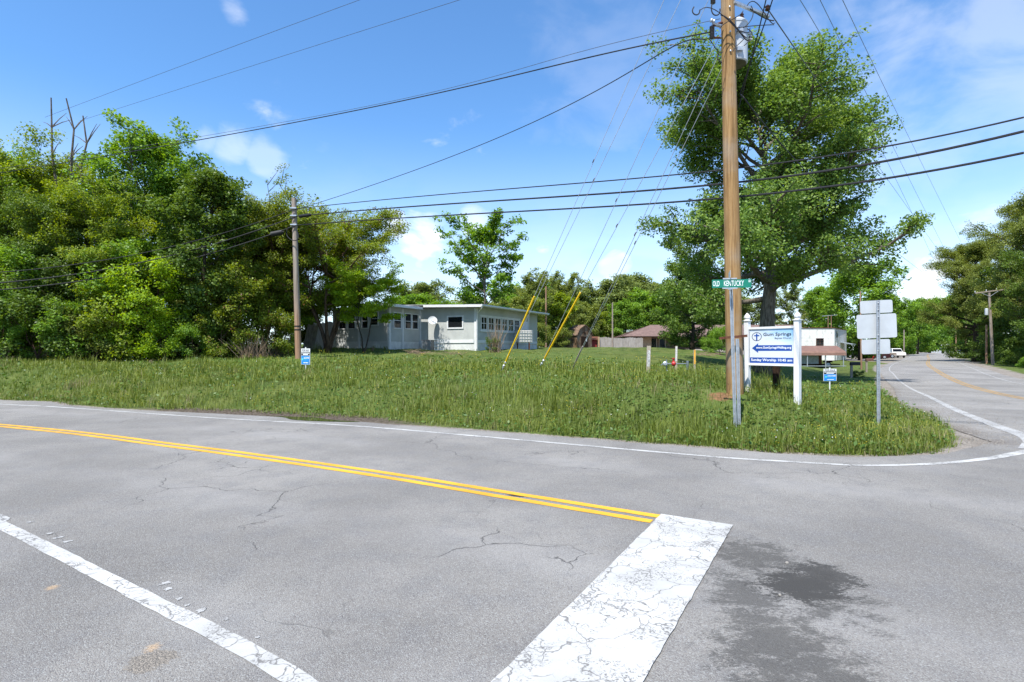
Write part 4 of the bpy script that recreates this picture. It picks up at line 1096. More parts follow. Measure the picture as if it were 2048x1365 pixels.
for y0, yl, ym, yr, r, lb in ((418, 545, 338, 235, .016, 'upper'), (433, 566, 366, 263, .024, 'middle'), (451, 580, 395, 306, .022, 'lower')):
    p0 = px(592, y0, 26.85)
    cable('overhead_cable', [p0, px(1000, (y0 * .47 + ym * .53) + 4, 18.2), px(1465, ym, 13.0), px(2048, yr, 9.6)] , r, lb + ' of three black cables sweeping right from the cable pole')
    cable('overhead_cable', [p0, px(300, (y0 + yl) / 2 + 22, 25.2), px(0, yl, 23.5), px(-330, yl + 8, 21.5)], r, lb + ' of three black cables sagging left from the cable pole')
def closure(p, q, r, label):
    p, q = Vector(p), Vector(q); u = (q - p).normalized(); L = (q - p).length
    solo(MB().lathe(p, [(r * .3, 0), (r * .4, .06), (r, .08), (r, L - .08), (r * .4, L - .06), (r * .3, L)], 12, u), 'splice_closure', BLACK, label, 'splice closure', 'black splice closures on the cables', origin=tuple(p), smooth=True)
closure(px(598, 433.5, 26.4), px(622, 430, 25.8), .075, 'black splice closure hanging right of the cable pole')
closure(px(539, 470, 26.6), px(568, 464, 26.7), .12, 'fat black splice closure hanging left of the cable pole')
# lines from the thick pole
cable('power_line', [px(1425, 64, 11.5), px(1000, 158, 15), px(500, 262, 20), px(-250, 385, 28)], .015, 'twisted line from the pole hardware to the left edge of the picture', n=60)
cable('power_line', [px(1440, 38, 11.5), px(1000, 150, 15), px(560, 246, 19.4), px(-250, 375, 28)], .006, 'thin line just above the twisted one', WIRE, n=50)
cable('service_drop', [px(1412, 80, 11.4), px(1280, 132, 13.5), px(1010, 270, 19), px(592, 420, 26.85)], .013, 'sagging service line from the thick pole to the cable pole', n=50)
cable('power_line', [px(1440, -268, 11.7), px(1050, -118, 16), px(720, 0, 20), px(90, 235, 32)], .008, 'upper thin line crossing the top left of the sky', WIRE)
cable('power_line', [px(1440, -164, 11.7), px(1150, -72, 15), px(920, 0, 18.5), px(160, 242, 33)], .008, 'lower thin line crossing the top left of the sky', WIRE)
for i, (pts, lb) in enumerate((([(1449, -300, 11.7), (1600, 0, 22), (1748, 270, 45), (1897, 585, 95)], 'leftmost of the three high wires slanting down to the right trees'), ([(1490, -300, 11.8), (1640, 0, 22), (1770, 262, 45), (1905, 530, 95)], 'middle of the three high wires slanting down to the right trees'),
                               ([(1538, -300, 12), (1685, 0, 22), (1803, 245, 45), (1922, 485, 95)], 'rightmost of the three high wires slanting down to the right trees'))):
    cable('power_line', [px(*p) for p in pts], .013, lb, WIRE, 60)
cable('power_line', [px(1535, 18, 11.9), px(1640, 170, 20), px(1765, 345, 42), px(1897, 530, 95)], .012, 'wire from the stand-off bracket crossing the great maple', WIRE, 50)
cable('service_drop', [px(1482, 190, 11.9), px(1600, 330, 18), px(1768, 485, 45), px(1896, 582, 95)], .014, 'lowest wire slanting right behind the maple crown', BLACKW, 50)
cable('overhead_cable', [px(1478, 215, 11.9), px(1505, 110, 10.6), px(1532, 0, 9.4), px(1600, -300, 7)], .010, 'left of the pair of steep cables passing over the road', BLACKW, 24)
cable('overhead_cable', [px(1480, 190, 11.9), px(1512, 95, 10.6), px(1545, 0, 9.4), px(1625, -280, 7)], .010, 'right of the pair of steep cables passing over the road', BLACKW, 24)
cable('service_drop', [px(1480, 225, 11.6), px(1420, 60, 12.4), px(1415, 95, 13), px(1335, 180, 14)], .005, 'thin slack tail wire left of the thick pole', WIRE, 20) if False else None

# ------------------------------------------------------------------ street name sign
def upost(mb, b, top, w=.042):
    """galvanised channel post between two points"""
    b, t = Vector(b), Vector(top); L = t - b
    for o, u, v in (((-w / 2, 0, 0), (w, 0, 0), (0, .004, 0)), ((-w / 2, -.028, 0), (.005, 0, 0), (0, .028, 0)), ((w / 2 - .005, -.028, 0), (.005, 0, 0), (0, .028, 0)), ((-w / 2 - .009, -.028, 0), (.009, 0, 0), (0, .004, 0)), ((w / 2, -.028, 0), (.009, 0, 0), (0, .004, 0))):
        mb.boxf(b + Vector(o), u, v, L)
    return mb
sb = px(1470, 838, 10.35); zs_ = gz(sb.x, sb.y)
ss = thing('street_sign', (sb.x, sb.y, zs_), 'green street name sign on a galvanised post before the thick pole', 'street sign')
stp_ = px(1461, 575, 10.35)
upost(MB(), (sb.x, sb.y, zs_ - .2), stp_).build('post', GALV, ss)
upost(MB(), (sb.x + .085, sb.y + .03, zs_ - .2), (sb.x + .045, sb.y + .03, EYE + 22 / F * 10.35)).build('spare_post', GALV, ss)
bl, br_ = px(1424, 560, 10.30), px(1503, 558.5, 10.02)
U = (br_ - bl); Lb = U.length; U.normalize(); Vz = Vector((0, 0, 1)); Nn_ = Vector((U.y, -U.x, 0)).normalized(); Hb = .152
O = bl - Vz * Hb
bd = MB().boxf(O, U * Lb, -Nn_ * .004, Vz * Hb).build('name_blade', GREEN, ss)
text('OLD', 'lettering', LETW, O + U * .015 + Vz * .030 + Nn_ * .002, U, Vz, Lb * .175, .098, bd, .0)
text('KENTUCKY', 'lettering', LETW, O + U * Lb * .31 + Vz * .032 + Nn_ * .002, U, Vz, Lb * .50, .098, bd, .0)
text('RD', 'lettering', LETW, O + U * Lb * .93 + Vz * .095 + Nn_ * .002, U, Vz, Lb * .055, .045, bd, .01)
pc = O + U * Lb * .46
MB().boxf(pc - U * .13 - Vz * .016 + Nn_ * .004, U * .26, -Nn_ * .014, Vz * .02).boxf(pc - U * .03 - Vz * .03, U * .06, -Nn_ * .02, Vz * .04).build('blade_bracket', GALV, ss)
MB().boxf(pc - U * .12 + Vz * (Hb + .002) + Nn_ * .006, U * .24, -Nn_ * .016, Vz * .025).build('blade_bracket', GALV, ss)
W_ = Vector((.30, .95, 0)).normalized()
MB().boxf(pc + U * .0 + Vz * (Hb + .030) - W_ * .1, W_ * .46, Vector((W_.y, -W_.x, 0)) * .004, Vz * .13).build('cross_blade', ALU, ss)

# ------------------------------------------------------------------ church sign
cl_, cr_ = px(1494.5, 782, 11.9), px(1595, 802, 11.0)
cl_.z, cr_.z = gz(cl_.x, cl_.y), gz(cr_.x, cr_.y)
ch = thing('church_sign', ((cl_.x + cr_.x) / 2, (cl_.y + cr_.y) / 2, cr_.z), 'white framed blue church direction sign with two finial posts', 'sign')
U = Vector((cr_.x - cl_.x, cr_.y - cl_.y, 0)); Lc = U.length; U.normalize(); N = Vector((U.y, -U.x, 0))
rz = math.atan2(U.y, U.x)
for p, ty, Yp in ((cl_, 643, 11.9), (cr_, 641, 11.0)):
    zt = EYE + (HZ - ty) / F * Yp
    po = MB().box((p.x, p.y, (p.z - .2 + zt) / 2), (.105, .105, zt - p.z + .2), rz).build('post', VINYL, ch, bevel=.006)
    MB().box((p.x, p.y, zt + .01), (.135, .135, .02), rz).lathe((p.x, p.y, zt + .02), [(.065, 0), (.045, .02), (.062, .04), (.066, .06), (.052, .10), (.02, .14), (.006, .155)], 16).build('cap', VINYL, po, True)
zt = EYE + (HZ - 658) / F * 11.45; zbm = EYE + (HZ - 728) / F * 11.45
A = Vector((cl_.x, cl_.y, 0)) + U * .053; Lp = Lc - .106
rl = lambda z0, h: MB().boxf(A + Vector((0, 0, z0)) + N * .03, U * Lp, -N * .06, Vector((0, 0, h)))
rl(zt, .045).build('top_rail', VINYL, ch); rl(zbm - .04, .05).build('bottom_rail', VINYL, ch)
kp = NT('sign_panel_print', .35, .4)
tcd = kp.n('ShaderNodeTexCoord'); sg = kp.n('ShaderNodeSeparateXYZ'); kp.l(tcd.outputs['Generated'], sg.inputs[0])
nz = kp.noise(3.5, 4, .55, kp.coord('pos', (1, 1, 3)))
ff = kp.math('ADD', kp.rng(sg.outputs[0], .1, 1, 0, .45, False), kp.rng(sg.outputs[2], .45, 1, -.05, .55, False))
ff = kp.math('ADD', ff, kp.math('MULTIPLY', kp.math('SUBTRACT', nz, .5), .55))
kp.color(kp.mix(kp.rng(ff, .25, .95), (.60, .64, .68, 1), (.24, .45, .66, 1)))
ip, hp = .018, zt - zbm - .01
PO = A + U * ip + Vector((0, 0, zbm + .01)); Wp = Lp - 2 * ip
pn = MB().boxf(PO + N * .012, U * Wp, -N * .024, Vz * hp).build('panel', kp.m, ch)
MB().boxf(A + Vector((0, 0, zbm + .01)) + N * .018, U * ip, -N * .036, Vz * hp).boxf(A + U * (Lp - ip) + Vector((0, 0, zbm + .01)) + N * .018, U * ip, -N * .036, Vz * hp).build('side_channel', GALV, ch)
def pp(u, v, d=.014): return PO + U * (Wp * u) + Vz * (hp * v) + N * d
def flatpoly(name, m, pts, par, d=.014):
    return MB().add([pp(u, v, d) for u, v in pts], [tuple(range(len(pts)))]).build(name, m, par)
flatpoly('blue_band', NAVY, [(0, 0), (1, 0), (1, .165), (0, .165)], pn)
flatpoly('arrow', NAVY, [(.05, .44), (.20, .30), (.20, .36), (.965, .36), (.965, .525), (.20, .525), (.20, .585)], pn)
# ring and cross
cx0, cy0, ru, rv = .165, .78, .118, .128
ring = MB(); n = 40
ring.add([pp(cx0 + ru * r_ * math.cos(2 * math.pi * j / n), cy0 + rv * r_ * math.sin(2 * math.pi * j / n)) for r_ in (1, .88) for j in range(n)], [(j, (j + 1) % n, n + (j + 1) % n, n + j) for j in range(n)])
ring.build('emblem_ring', INK, pn)
flatpoly('emblem_cross', NAVY, [(cx0 - .016, cy0 - .118), (cx0 + .016, cy0 - .118), (cx0 + .016, cy0 + .012), (cx0 + .062, cy0 + .012), (cx0 + .062, cy0 + .046), (cx0 + .016, cy0 + .046), (cx0 + .016, cy0 + .09), (cx0 - .016, cy0 + .09), (cx0 - .016, cy0 + .046), (cx0 - .062, cy0 + .046), (cx0 - .062, cy0 + .012), (cx0 - .016, cy0 + .012)], pn)
text('Gum Springs', 'lettering', INK, pp(.32, .765, .015), U, Vz, Wp * .63, hp * .125, pn, .018)
text('Baptist Church', 'lettering', INK, pp(.585, .685, .015), U, Vz, Wp * .365, hp * .065, pn, .004)
text('www.GumSpringsWalling.org', 'lettering', LETW, pp(.15, .405, .0165), U, Vz, Wp * .80, hp * .085, pn, .018)
text('Sunday Worship 10:45 am', 'lettering', LETW, pp(.03, .035, .0165), U, Vz, Wp * .94, hp * .10, pn, .02)
bk = px(1553, 778, 11.95); bk.z = gz(bk.x, bk.y)
solo(MB().box((bk.x, bk.y, bk.z + .42), (.13, .09, 1.15), rz), 'wooden_post', DARKWOOD, 'dark wooden post standing behind the church sign', 'post', origin=tuple(bk), bevel=.008)

# ------------------------------------------------------------------ route sign seen from behind
rp_ = px(1754, 826, 11.2); rp_.z = gz(rp_.x, rp_.y)
rs = thing('route_sign', rp_, 'back of a three-plate route sign on a punched steel post', 'sign')
rt = EYE + (HZ - 602) / F * 11.2
ps = upost(MB(), (rp_.x, rp_.y - .03, rp_.z - .2), (rp_.x - .01, rp_.y - .03, rt), .046).build('post', GALV, rs)
hl = MB(); z_ = rp_.z + .3
while z_ < rt - .05:
    hl.lathe((rp_.x - .003, rp_.y - .0335, z_), [(.005, 0), (.005, .002)], 6, (0, -1, 0)); z_ += .05
hl.build('post_holes', BLACK, ps)
def plate(x0, x1, y0, y1, tilt, dy_, m=ALU):
    Yp = 11.2; z1 = EYE + (HZ - y0) / F * Yp; z0 = EYE + (HZ - y1) / F * Yp; w = (x1 - x0) / F * Yp; xc = ((x0 + x1) / 2 - 1024) / F * Yp
    U = Vector((math.cos(tilt), -.10, math.sin(tilt))).normalized(); V = Vector((-math.sin(tilt), 0, math.cos(tilt))); h = z1 - z0; rr = .035
    c = Vector((xc, rp_.y + .02 + dy_, (z0 + z1) / 2)); pts = []
    for sx, sy, a0 in ((1, 1, 0), (-1, 1, 90), (-1, -1, 180), (1, -1, 270)):
        for j in range(5):
            t = R(a0 + 22.5 * j); pts.append(c + U * (sx * (w / 2 - rr) + rr * math.cos(t)) + V * (sy * (h / 2 - rr) + rr * math.sin(t)))
    mb = MB().prism(pts, U.cross(V) * -.003)
    o = mb.build('plate', m, rs)
    MB().lathe((rp_.x, rp_.y - .032, z1 - .06), [(.011, 0), (.011, .008), (.005, .014)], 6, (0, -1, 0)).lathe((rp_.x, rp_.y - .032, z0 + .06), [(.011, 0), (.011, .008), (.005, .014)], 6, (0, -1, 0)).build('bolt', GALV, o)
plate(1724, 1785.5, 601, 626.5, R(2.6), .012); plate(1717, 1792.5, 628.5, 676.5, R(2.4), 0.0); plate(1727, 1781, 679, 708.5, R(1.4), .014)

# ------------------------------------------------------------------ for sale signs
def sale(pxx, base, Y, w, h, face, top, label):
    b = px(pxx, base, Y); b.z = gz(b.x, b.y)
    t = thing('for_sale_sign', b, label, 'sign')
    zt = EYE + (HZ - top) / F * Y; U = Vector((math.cos(face), math.sin(face), 0)); N = Vector((U.y, -U.x, 0))
    MB().boxf(b + Vector((-.02, .012, -.15)), (.04, 0, 0), (0, .02, 0), (0, 0, zt + .05 - b.z + .15)).build('stake', VINYL, t)
    O = Vector((b.x, b.y, zt - h)) - U * w / 2
    p = MB().boxf(O, U * w, -N * .008, Vz * h).build('panel', VINYL, t)
    q = lambda u, v, d=.003: O + U * (w * u) + Vz * (h * v) + N * d
    def rect(nm, m, u0, v0, u1, v1, d=.003): MB().add([q(u0, v0, d), q(u1, v0, d), q(u1, v1, d), q(u0, v1, d)], [(0, 1, 2, 3)]).build(nm, m, p)
    rect('blue_field', SKYB, .03, .02, .97, .55); rect('black_band', BLKP, .03, .57, .97, .79)
    text('FOR SALE', 'lettering', INK, q(.12, .83, .004), U, Vz, w * .76, h * .12, p, .01)
    for u0, u1, v0, v1 in ((.07, .18, .70, .75), (.22, .93, .69, .735), (.22, .80, .60, .65)): rect('small_print', LETW, u0, v0, u1, v1, .005)
    text('931-000-0000', 'lettering', LETW, q(.26, .595, .005), U, Vz, w * .5, h * .06, p, .008) if False else None
    MB().add([q(.18 + .085 * math.cos(2 * math.pi * j / 12), .34 + .085 * math.sin(2 * math.pi * j / 12), .005) for j in range(12)], [tuple(range(12))]).build('emblem', TEAL, p)
    text('LAKE HOMES', 'lettering', LETW, q(.31, .37, .005), U, Vz, w * .62, h * .10, p, .02)
    text('REALTY', 'lettering', TEAL, q(.31, .28, .005), U, Vz, w * .42, h * .06, p, .012)
    rect('small_print', LETW, .27, .10, .80, .14, .005)
sale(611, 737, 20.8, .62, .60, R(-40), 697.5, 'blue and white for sale sign in the grass before the cable pole')
sale(1660, 765, 22, .535, .48, R(4), 738, 'blue and white for sale sign on the lawn right of the church sign')

# ------------------------------------------------------------------ marker stakes and gas riser
def stake(p0, p1, w, m, label, band=None):
    p0 = p0.copy(); p0.z = gz(p0.x, p0.y)
    t = thing('marker_stake', p0, label, 'marker stake', 'marker stakes in the yard')
    d = (p1 - p0)
    MB().boxf(p0 + Vector((-w / 2, 0, -.1)), (w, 0, 0), (0, .03, 0), d + Vector((0, 0, .1))).build('stake', m, t)
    if band:
        a_, b_, bm, txt = band; wf_ = .76
        bo = MB().boxf(p0 + d * a_ + Vector((-w * .38, -.004, 0)), (w * wf_, 0, 0), (0, .006, 0), d * (b_ - a_)).build('decal', bm, t)
        L = (d * (b_ - a_)).length
        if txt: text(txt, 'lettering', INK, p0 + d * a_ + Vector((w * .25, -.006, .03)), d.normalized(), Vector((-1, 0, 0)), L * .9, w * .5, bo, .012)
GREYW = woodpole('stake_wood', (.30, .24, .17, 1), (.48, .42, .33, 1))
stake(px(1296, 752, 19), px(1298, 692, 19), .13, GREYW, 'broad weathered stake with peeling white paper in the yard', (.28, .84, mat('peeling_paper', (.45, .44, .42), .8, .2, var=.6, scale=30), None))
stake(px(1352, 744, 20), px(1353, 692.5, 20), .08, GREYW, 'white-topped stake beside the red gas valve', (.45, .98, mat('dirty_white', (.52, .51, .48), .7, .2, var=.3, scale=25), None))
stake(px(1389.5, 747, 19.5), px(1389.5, 700, 19.5), .07, GREYW, 'thin stake with orange-yellow tape right of the red valve', (.40, .995, mat('stake_orange', (.66, .33, .03), .6, .3), None))
gp = px(1358, 746, 19.6); gp.z = gz(gp.x, gp.y); PIPE = mat('grey_pipe', (.16, .19, .22), .5, .4, .2); REDV = mat('valve_red', (.42, .02, .02), .45, .4)
gm = thing('gas_riser', gp, 'grey gas pipe riser with a red valve between the stakes', 'gas pipe')
q = lambda x_, y_: px(x_, y_, 19.6)
MB().tube([q(1375, 750), q(1375, 722)], .045, 10).build('riser', PIPE, gm, True)
MB().tube([q(1333, 752), q(1333, 720)], .022, 8).build('riser', PIPE, gm, True)
MB().tube([q(1322, 731), q(1326, 728), q(1375, 728)], .020, 8).build('pipe', PIPE, gm, True)
MB().lathe(q(1343, 728), [(.02, 0), (.07, .02), (.09, .06), (.09, .1), (.05, .14), (.02, .16)], 12, (1, 0, 0)).lathe(q(1347, 725), [(.03, 0), (.03, .12), (.055, .12), (.055, .15)], 8).build('valve', REDV, gm, True)
MB().lathe(q(1330, 728), [(.05, -.03), (.085, 0), (.085, .05), (.05, .08)], 12, (0, -1, 0)).build('regulator', GALV, gm, True)

# ------------------------------------------------------------------ grey house
HO = Vector((-8.35, 38.0, 0)); hu = Vector((.88, -.474, 0)).normalized(); hv = Vector((.474, .88, 0)).normalized()
zg = 1.45; zf = 2.18; ze = 4.38
h = lambda u, v, z: HO + hu * u + hv * v + Vz * z
house = thing('grey_house', h(0, 0, zg), 'low grey panelled house with white trim and a flat metal roof', 'house')
ks = NT('house_siding', .7, .25)
ps_ = ks.n('ShaderNodeSeparateXYZ'); ks.l(ks.coord(), ps_.inputs[0])
fs = ks.noise(1.2, 5, .6); gr = ks.noise(9, 4, .6, ks.coord('pos', (1, 1, .12)))
ks.color(ks.mix(ks.rng(fs, .3, .7), (.37, .385, .372, 1), (.45, .465, .445, 1)))
def wv_(axis):
    d_ = ks.n('ShaderNodeVectorMath', operation='DOT_PRODUCT'); ks.l(ks.coord(), d_.inputs[0]); d_.inputs[1].default_value = axis
    return ks.math('ABSOLUTE', ks.math('SINE', ks.math('MULTIPLY', d_.outputs['Value'], math.pi / .203)))
gro = ks.math('MINIMUM', ks.rng(wv_(tuple(hu)), 0, .12), ks.rng(wv_(tuple(hv)), 0, .12))
ks.bump(ks.math('ADD', gro, ks.math('MULTIPLY', gr, .15)), .6, .012)
SIDING = ks.m
TRIM = mat('house_trim_white', (.62, .63, .63), .55, .3, var=.06, scale=3)
SKIRT = mat('house_skirting', (.56, .57, .56), .6, .3, var=.14, scale=2.2)
ROOFM = mat('roof_metal', (.46, .47, .48), .45, .45, .3, var=.15, scale=2)
gl = NT('window_glass', .06, .6); gl.color((.012, .014, .016, 1)); GLASS = gl.m
def wallbox(u0, v0, u1, v1, z0, z1, t, name, m):
    A, B = h(u0, v0, z0), h(u1, v1, z0); d = (B - A); n_ = Vector((-d.y, d.x, 0)).normalized()       # thickness goes to the left of A->B
    return MB().boxf(A, d, n_ * t, Vz * (z1 - z0)).build(name, m, house)
UL, VD, UR, VB = -5.2, 3.5, 4.8, 13.2
FA, FB, FC, FD, FE = (UL, 0), (0, 0), (0, VD), (UR, VD), (UR, VB)
for i, (p, q_) in enumerate(((FA, FB), (FB, FC), (FC, FD), (FD, FE), (FE, (UL, VB)), ((UL, VB), FA))):
    eps = .16
    du = Vector((q_[0] - p[0], q_[1] - p[1])); Ld = du.length; du /= Ld
    a0, a1 = (0, Ld)
    if i in (0,): a1 = Ld - .0
    if i == 1: a0 = eps
    if i == 2: a0 = .0; a1 = Ld
    if i == 3: a0 = eps
    if i in (4,): a0 = eps
    if i == 5: a0, a1 = eps, Ld - eps
    P0 = (p[0] + du.x * a0, p[1] + du.y * a0); P1 = (p[0] + du.x * a1, p[1] + du.y * a1)
    wallbox(*P0, *P1, zf, ze + .25, .15, 'wall', SIDING)
    o_ = .02; nrm = Vector((du.y, -du.x))
    Q0 = (P0[0] + nrm.x * -o_, P0[1] + nrm.y * -o_); Q1 = (P1[0] + nrm.x * -o_, P1[1] + nrm.y * -o_)
    wallbox(*Q0, *Q1, zg - .6, zf - .002, .12, 'skirting', SKIRT)
def onwall(p, q_, s, z, out):
    d = Vector((q_[0] - p[0], q_[1] - p[1])).normalized(); nr = Vector((d.y, -d.x))
    w = (p[0] + d.x * s + nr.x * out, p[1] + d.y * s + nr.y * out)
    return h(w[0], w[1], z)
def wdir(p, q_):
    d = Vector((q_[0] - p[0], q_[1] - p[1])).normalized(); return hu * d.x + hv * d.y
def strip(p, q_, s0, s1, z0, z1, out, name='trim', m=TRIM, par=None):
    D = wdir(p, q_); n_ = Vector((D.y, -D.x, 0))
    O = onwall(p, q_, s0, z0, 0.002)
    return MB().boxf(O, D * (s1 - s0), n_ * out, Vz * (z1 - z0)).build(name, m, par or house)
def window(p, q_, s0, s1, z0, z1, nx_, nz_, fw=.07):
    D = wdir(p, q_); n_ = Vector((D.y, -D.x, 0)); O = onwall(p, q_, s0, z0, .002); W, Hh = s1 - s0, z1 - z0
    m = MB()
    m.boxf(O, D * W, n_ * .05, Vz * fw).boxf(O + Vz * (Hh - fw), D * W, n_ * .05, Vz * fw)
    m.boxf(O + Vz * fw, D * fw, n_ * .05, Vz * (Hh - 2 * fw)).boxf(O + D * (W - fw) + Vz * fw, D * fw, n_ * .05, Vz * (Hh - 2 * fw))
    for k in range(1, nz_): m.boxf(O + D * fw + Vz * (Hh * k / nz_ - .02), D * (W - 2 * fw), n_ * .042, Vz * .04)
    for k in range(1, nx_): m.boxf(O + D * (W * k / nx_ - .018) + Vz * fw, D * .036, n_ * .038, Vz * (Hh - 2 * fw))
    wo = m.build('window', TRIM, house)
    for k in range(nz_):
        for j in range(nx_):
            a0, a1 = fw + (W - 2 * fw) * j / nx_, fw + (W - 2 * fw) * (j + 1) / nx_; b0, b1 = fw + (Hh - 2 * fw) * k / nz_, fw + (Hh - 2 * fw) * (k + 1) / nz_
            MB().boxf(O + D * (a0 + .002) + Vz * (b0 + .002), D * (a1 - a0 - .004), n_ * .012, Vz * (b1 - b0 - .004)).build('pane', GLASS, wo)
# left front wing
for s0, s1 in ((.55, 1.35), (1.45, 2.2)): window(FA, FB, s0, s1, 3.05, 4.15, 1, 2)
window(FA, FB, 2.75, 3.4, 3.05, 4.15, 1, 2); window(FA, FB, 3.5, 4.3, 3.25, 4.25, 1, 2)
for s in (0, 2.42, 5.06): strip(FA, FB, s, s + .14, zg - .5, ze + .1, .03)
# wing side with three windows and white posts
window(FB, FC, .42, 1.28, 3.05, 4.2, 1, 2); window(FB, FC, 1.62, 2.38, 3.05, 4.2, 1, 2); window(FB, FC, 2.42, 3.18, 3.05, 4.2, 1, 2)
for s in (.0, 1.36, 3.36): strip(FB, FC, s, s + .16, zg - .5, ze + .1, .035)
strip(FC, FD, 0.1, 4.6, zf - .1, zf + .12, .03)
window(FC, FD, 2.35, 3.75, 3.08, 4.02, 1, 1, .10)
strip(FC, FD, 4.64, 4.80, zg - .5, ze + .1, .034)
strip(FD, FE, .0, .13, zg - .5, ze + .1, .04)
strip(FD, FE, .14, 9.6, zf - .1, zf + .1, .03)
for k in range(6): window(FD, FE, .55 + k * 1.0, 1.38 + k * 1.0, 3.0, 3.95, 2, 2, .06)
strip(FD, FE, .45, 6.55, 3.955, 4.06, .04); strip(FD, FE, .45, 6.55, 2.88, 2.995, .06)
# roofs: thin sloping slabs with white fascia
def slab(u0, u1, v0, v1, zl, zr, t, name, m):
    return MB().prism([h(u0, v0, zl), h(u1, v0, zr), h(u1, v0, zr + t), h(u0, v0, zl + t)], hv * (v1 - v0)).build(name, m, house)
rf = slab(UL - .6, UR + .75, VD - .55, VB + .6, ze + .62, ze + .28, .035, 'roof', ROOFM)
rf2 = slab(UL - .6, .62, -.55, VD - .58, ze + .50, ze + .26, .035, 'porch_roof', ROOFM)
def fas(u0, v0, z0, u1, v1, z1, hh, name='fascia', m=TRIM, t=.03):
    A, B = h(u0, v0, z0), h(u1, v1, z1); D = B - A; n_ = Vector((D.y, -D.x, 0)).normalized()
    MB().prism([A, B, B + Vz * hh, A + Vz * hh], n_ * t).build(name, m, house)
zslope = lambda u: ze + .28 + (UR + .75 - u) * (.34 / (UR - UL + 1.35)); zs2 = lambda u: ze + .26 + (.62 - u) * (.24 / (.62 - UL + .6))
fas(UL - .6, -.552, zs2(UL - .6) - .14, .62, -.552, zs2(.62) - .14, .14)
fas(.622, -.55, zs2(.62) - .15, .622, VD - .58, zs2(.62) - .15, .15)
fas(.66, VD - .552, zslope(.66) - .15, UR + .75, VD - .552, zslope(UR + .75) - .15, .15)
fas(UR + .752, VD - .55, zslope(UR + .75) - .13, UR + .752, VB + .6, zslope(UR + .75) - .13, .13)
MB().boxf(h(UR + .79, VD - .7, ze + .20), hv * (VB - VD + 1.2), hu * .11, Vz * .10).build('gutter', TRIM, house)
g0 = h(UR + .85, VD - .6, ze + .22)
MB().tube([g0, g0 - Vz * .12, h(UR + .45, VD - .3, ze - .1), h(UR + .08, VD - .07, ze - .28), h(UR + .08, VD - .07, zg)], .04, 10).build('downspout', TRIM, house, True)
MB().boxf(h(UL, .1, ze + .12), hu * (UR - UL - .1) * .0 + hu * 4.9, hv * 3.0, Vz * .03).boxf(h(UL + .2, 3.75, ze + .12), hu * (UR - UL - .35), hv * (VB - VD - .4), Vz * .03).build('ceiling', TRIM, house)
# satellite dish on the recessed wall
dc = h(1.35, VD - .02, 3.55); nd = (-hv + hu * .95 + Vz * .6).normalized()
sd = thing('satellite_dish', dc, 'white satellite dish on the recessed house wall', 'satellite dish')
c0 = dc - hv * .38 + Vz * .12
MB().lathe(c0, [(.02, -.02), (.16, .0), (.27, .045), (.33, .09), (.325, .105), (.26, .06), (.02, .005)], 22, nd).build('reflector', TRIM, sd, True)
MB().tube([c0, dc - hv * .18 - Vz * .05, dc + hv * .02 - Vz * .05], .022, 8).build('mast', GALV, sd, True)
lp = c0 + nd * .42 - Vz * .22
MB().tube([c0 - Vz * .25 + nd * .05, lp], .012, 6).lathe(lp, [(.03, -.03), (.045, 0), (.045, .08), (.02, .1)], 8, -nd).build('feed_arm', GALV, sd, True)
# air conditioner, lattice, tank
ap = h(.95, 2.35, zg + .05); AC = mat('ac_grey', (.20, .20, .20), .5, .3, .3)
ac = thing('air_conditioner', ap, 'grey louvred air conditioner unit against the house', 'air conditioner')
MB().boxf(ap, hu * .85, hv * .8, Vz * .08).boxf(ap + Vz * .74, hu * .85, hv * .8, Vz * .06).boxf(ap + hu * .06 + hv * .06 + Vz * .08, hu * .73, hv * .68, Vz * .66).build('cabinet', AC, ac)
for k in range(12):
    MB().boxf(ap + hu * (.02 + k * .068) + Vz * .08, hu * .03, hv * .02, Vz * .66).build('louvre', GALV, ac)
lo = h(1.95, 2.5, zg + .03); lm = MB()
for k in range(5): lm.boxf(lo + hu * .19 * k, hu * .07, hv * .03, Vz * .85)
for k in range(4): lm.boxf(lo + Vz * (.08 + .24 * k) - hv * .032, hu * .83, hv * .03, Vz * .07)
solo(lm, 'lattice_panel', TRIM, 'small white lattice panel beside the air conditioner', 'panel', origin=tuple(lo))
tp = px(1047, 697, 42.5); tp.z = gz(tp.x, tp.y)
tk = thing('water_tank', tp, 'pale caged plastic tank on a stand at the end of the house', 'tank')
zt0 = EYE + (HZ - 686) / F * 42.5; PLA = mat('tank_plastic', (.58, .55, .49), .5, .3, var=.08)
MB().box((tp.x, tp.y + .5, zt0 + .47), (1.08, 1.0, .92), .35).build('bladder', PLA, tk, bevel=.08)
cg = MB(); cu_, cv_ = Vector((math.cos(.35), math.sin(.35), 0)), Vector((-math.sin(.35), math.cos(.35), 0)); cc = Vector((tp.x, tp.y + .5, zt0))
for z_ in (.05, .28, .5, .72, .94):
    for s_ in (-1, 1):
        cg.boxf(cc - cu_ * .57 + cv_ * (s_ * .53) + Vz * z_, cu_ * 1.14, cv_ * .02, Vz * .025).boxf(cc + cu_ * (s_ * .565) - cv_ * .52 + Vz * z_, cu_ * .02, cv_ * 1.04, Vz * .025)
for k_ in range(6):
    for s_ in (-1, 1): cg.boxf(cc + cu_ * (-.56 + .22 * k_) + cv_ * (s_ * .55), cu_ * .02, cv_ * .02, Vz * .97)
cg.build('cage', GALV, tk)
for sx in (-.45, .45):
    for sy in (-.4, .4): MB().box((tp.x + sx, tp.y + .5 + sy, (zt0 + tp.z) / 2 - .05), (.07, .07, zt0 - tp.z + .1), .35).build('leg', RUST, tk)
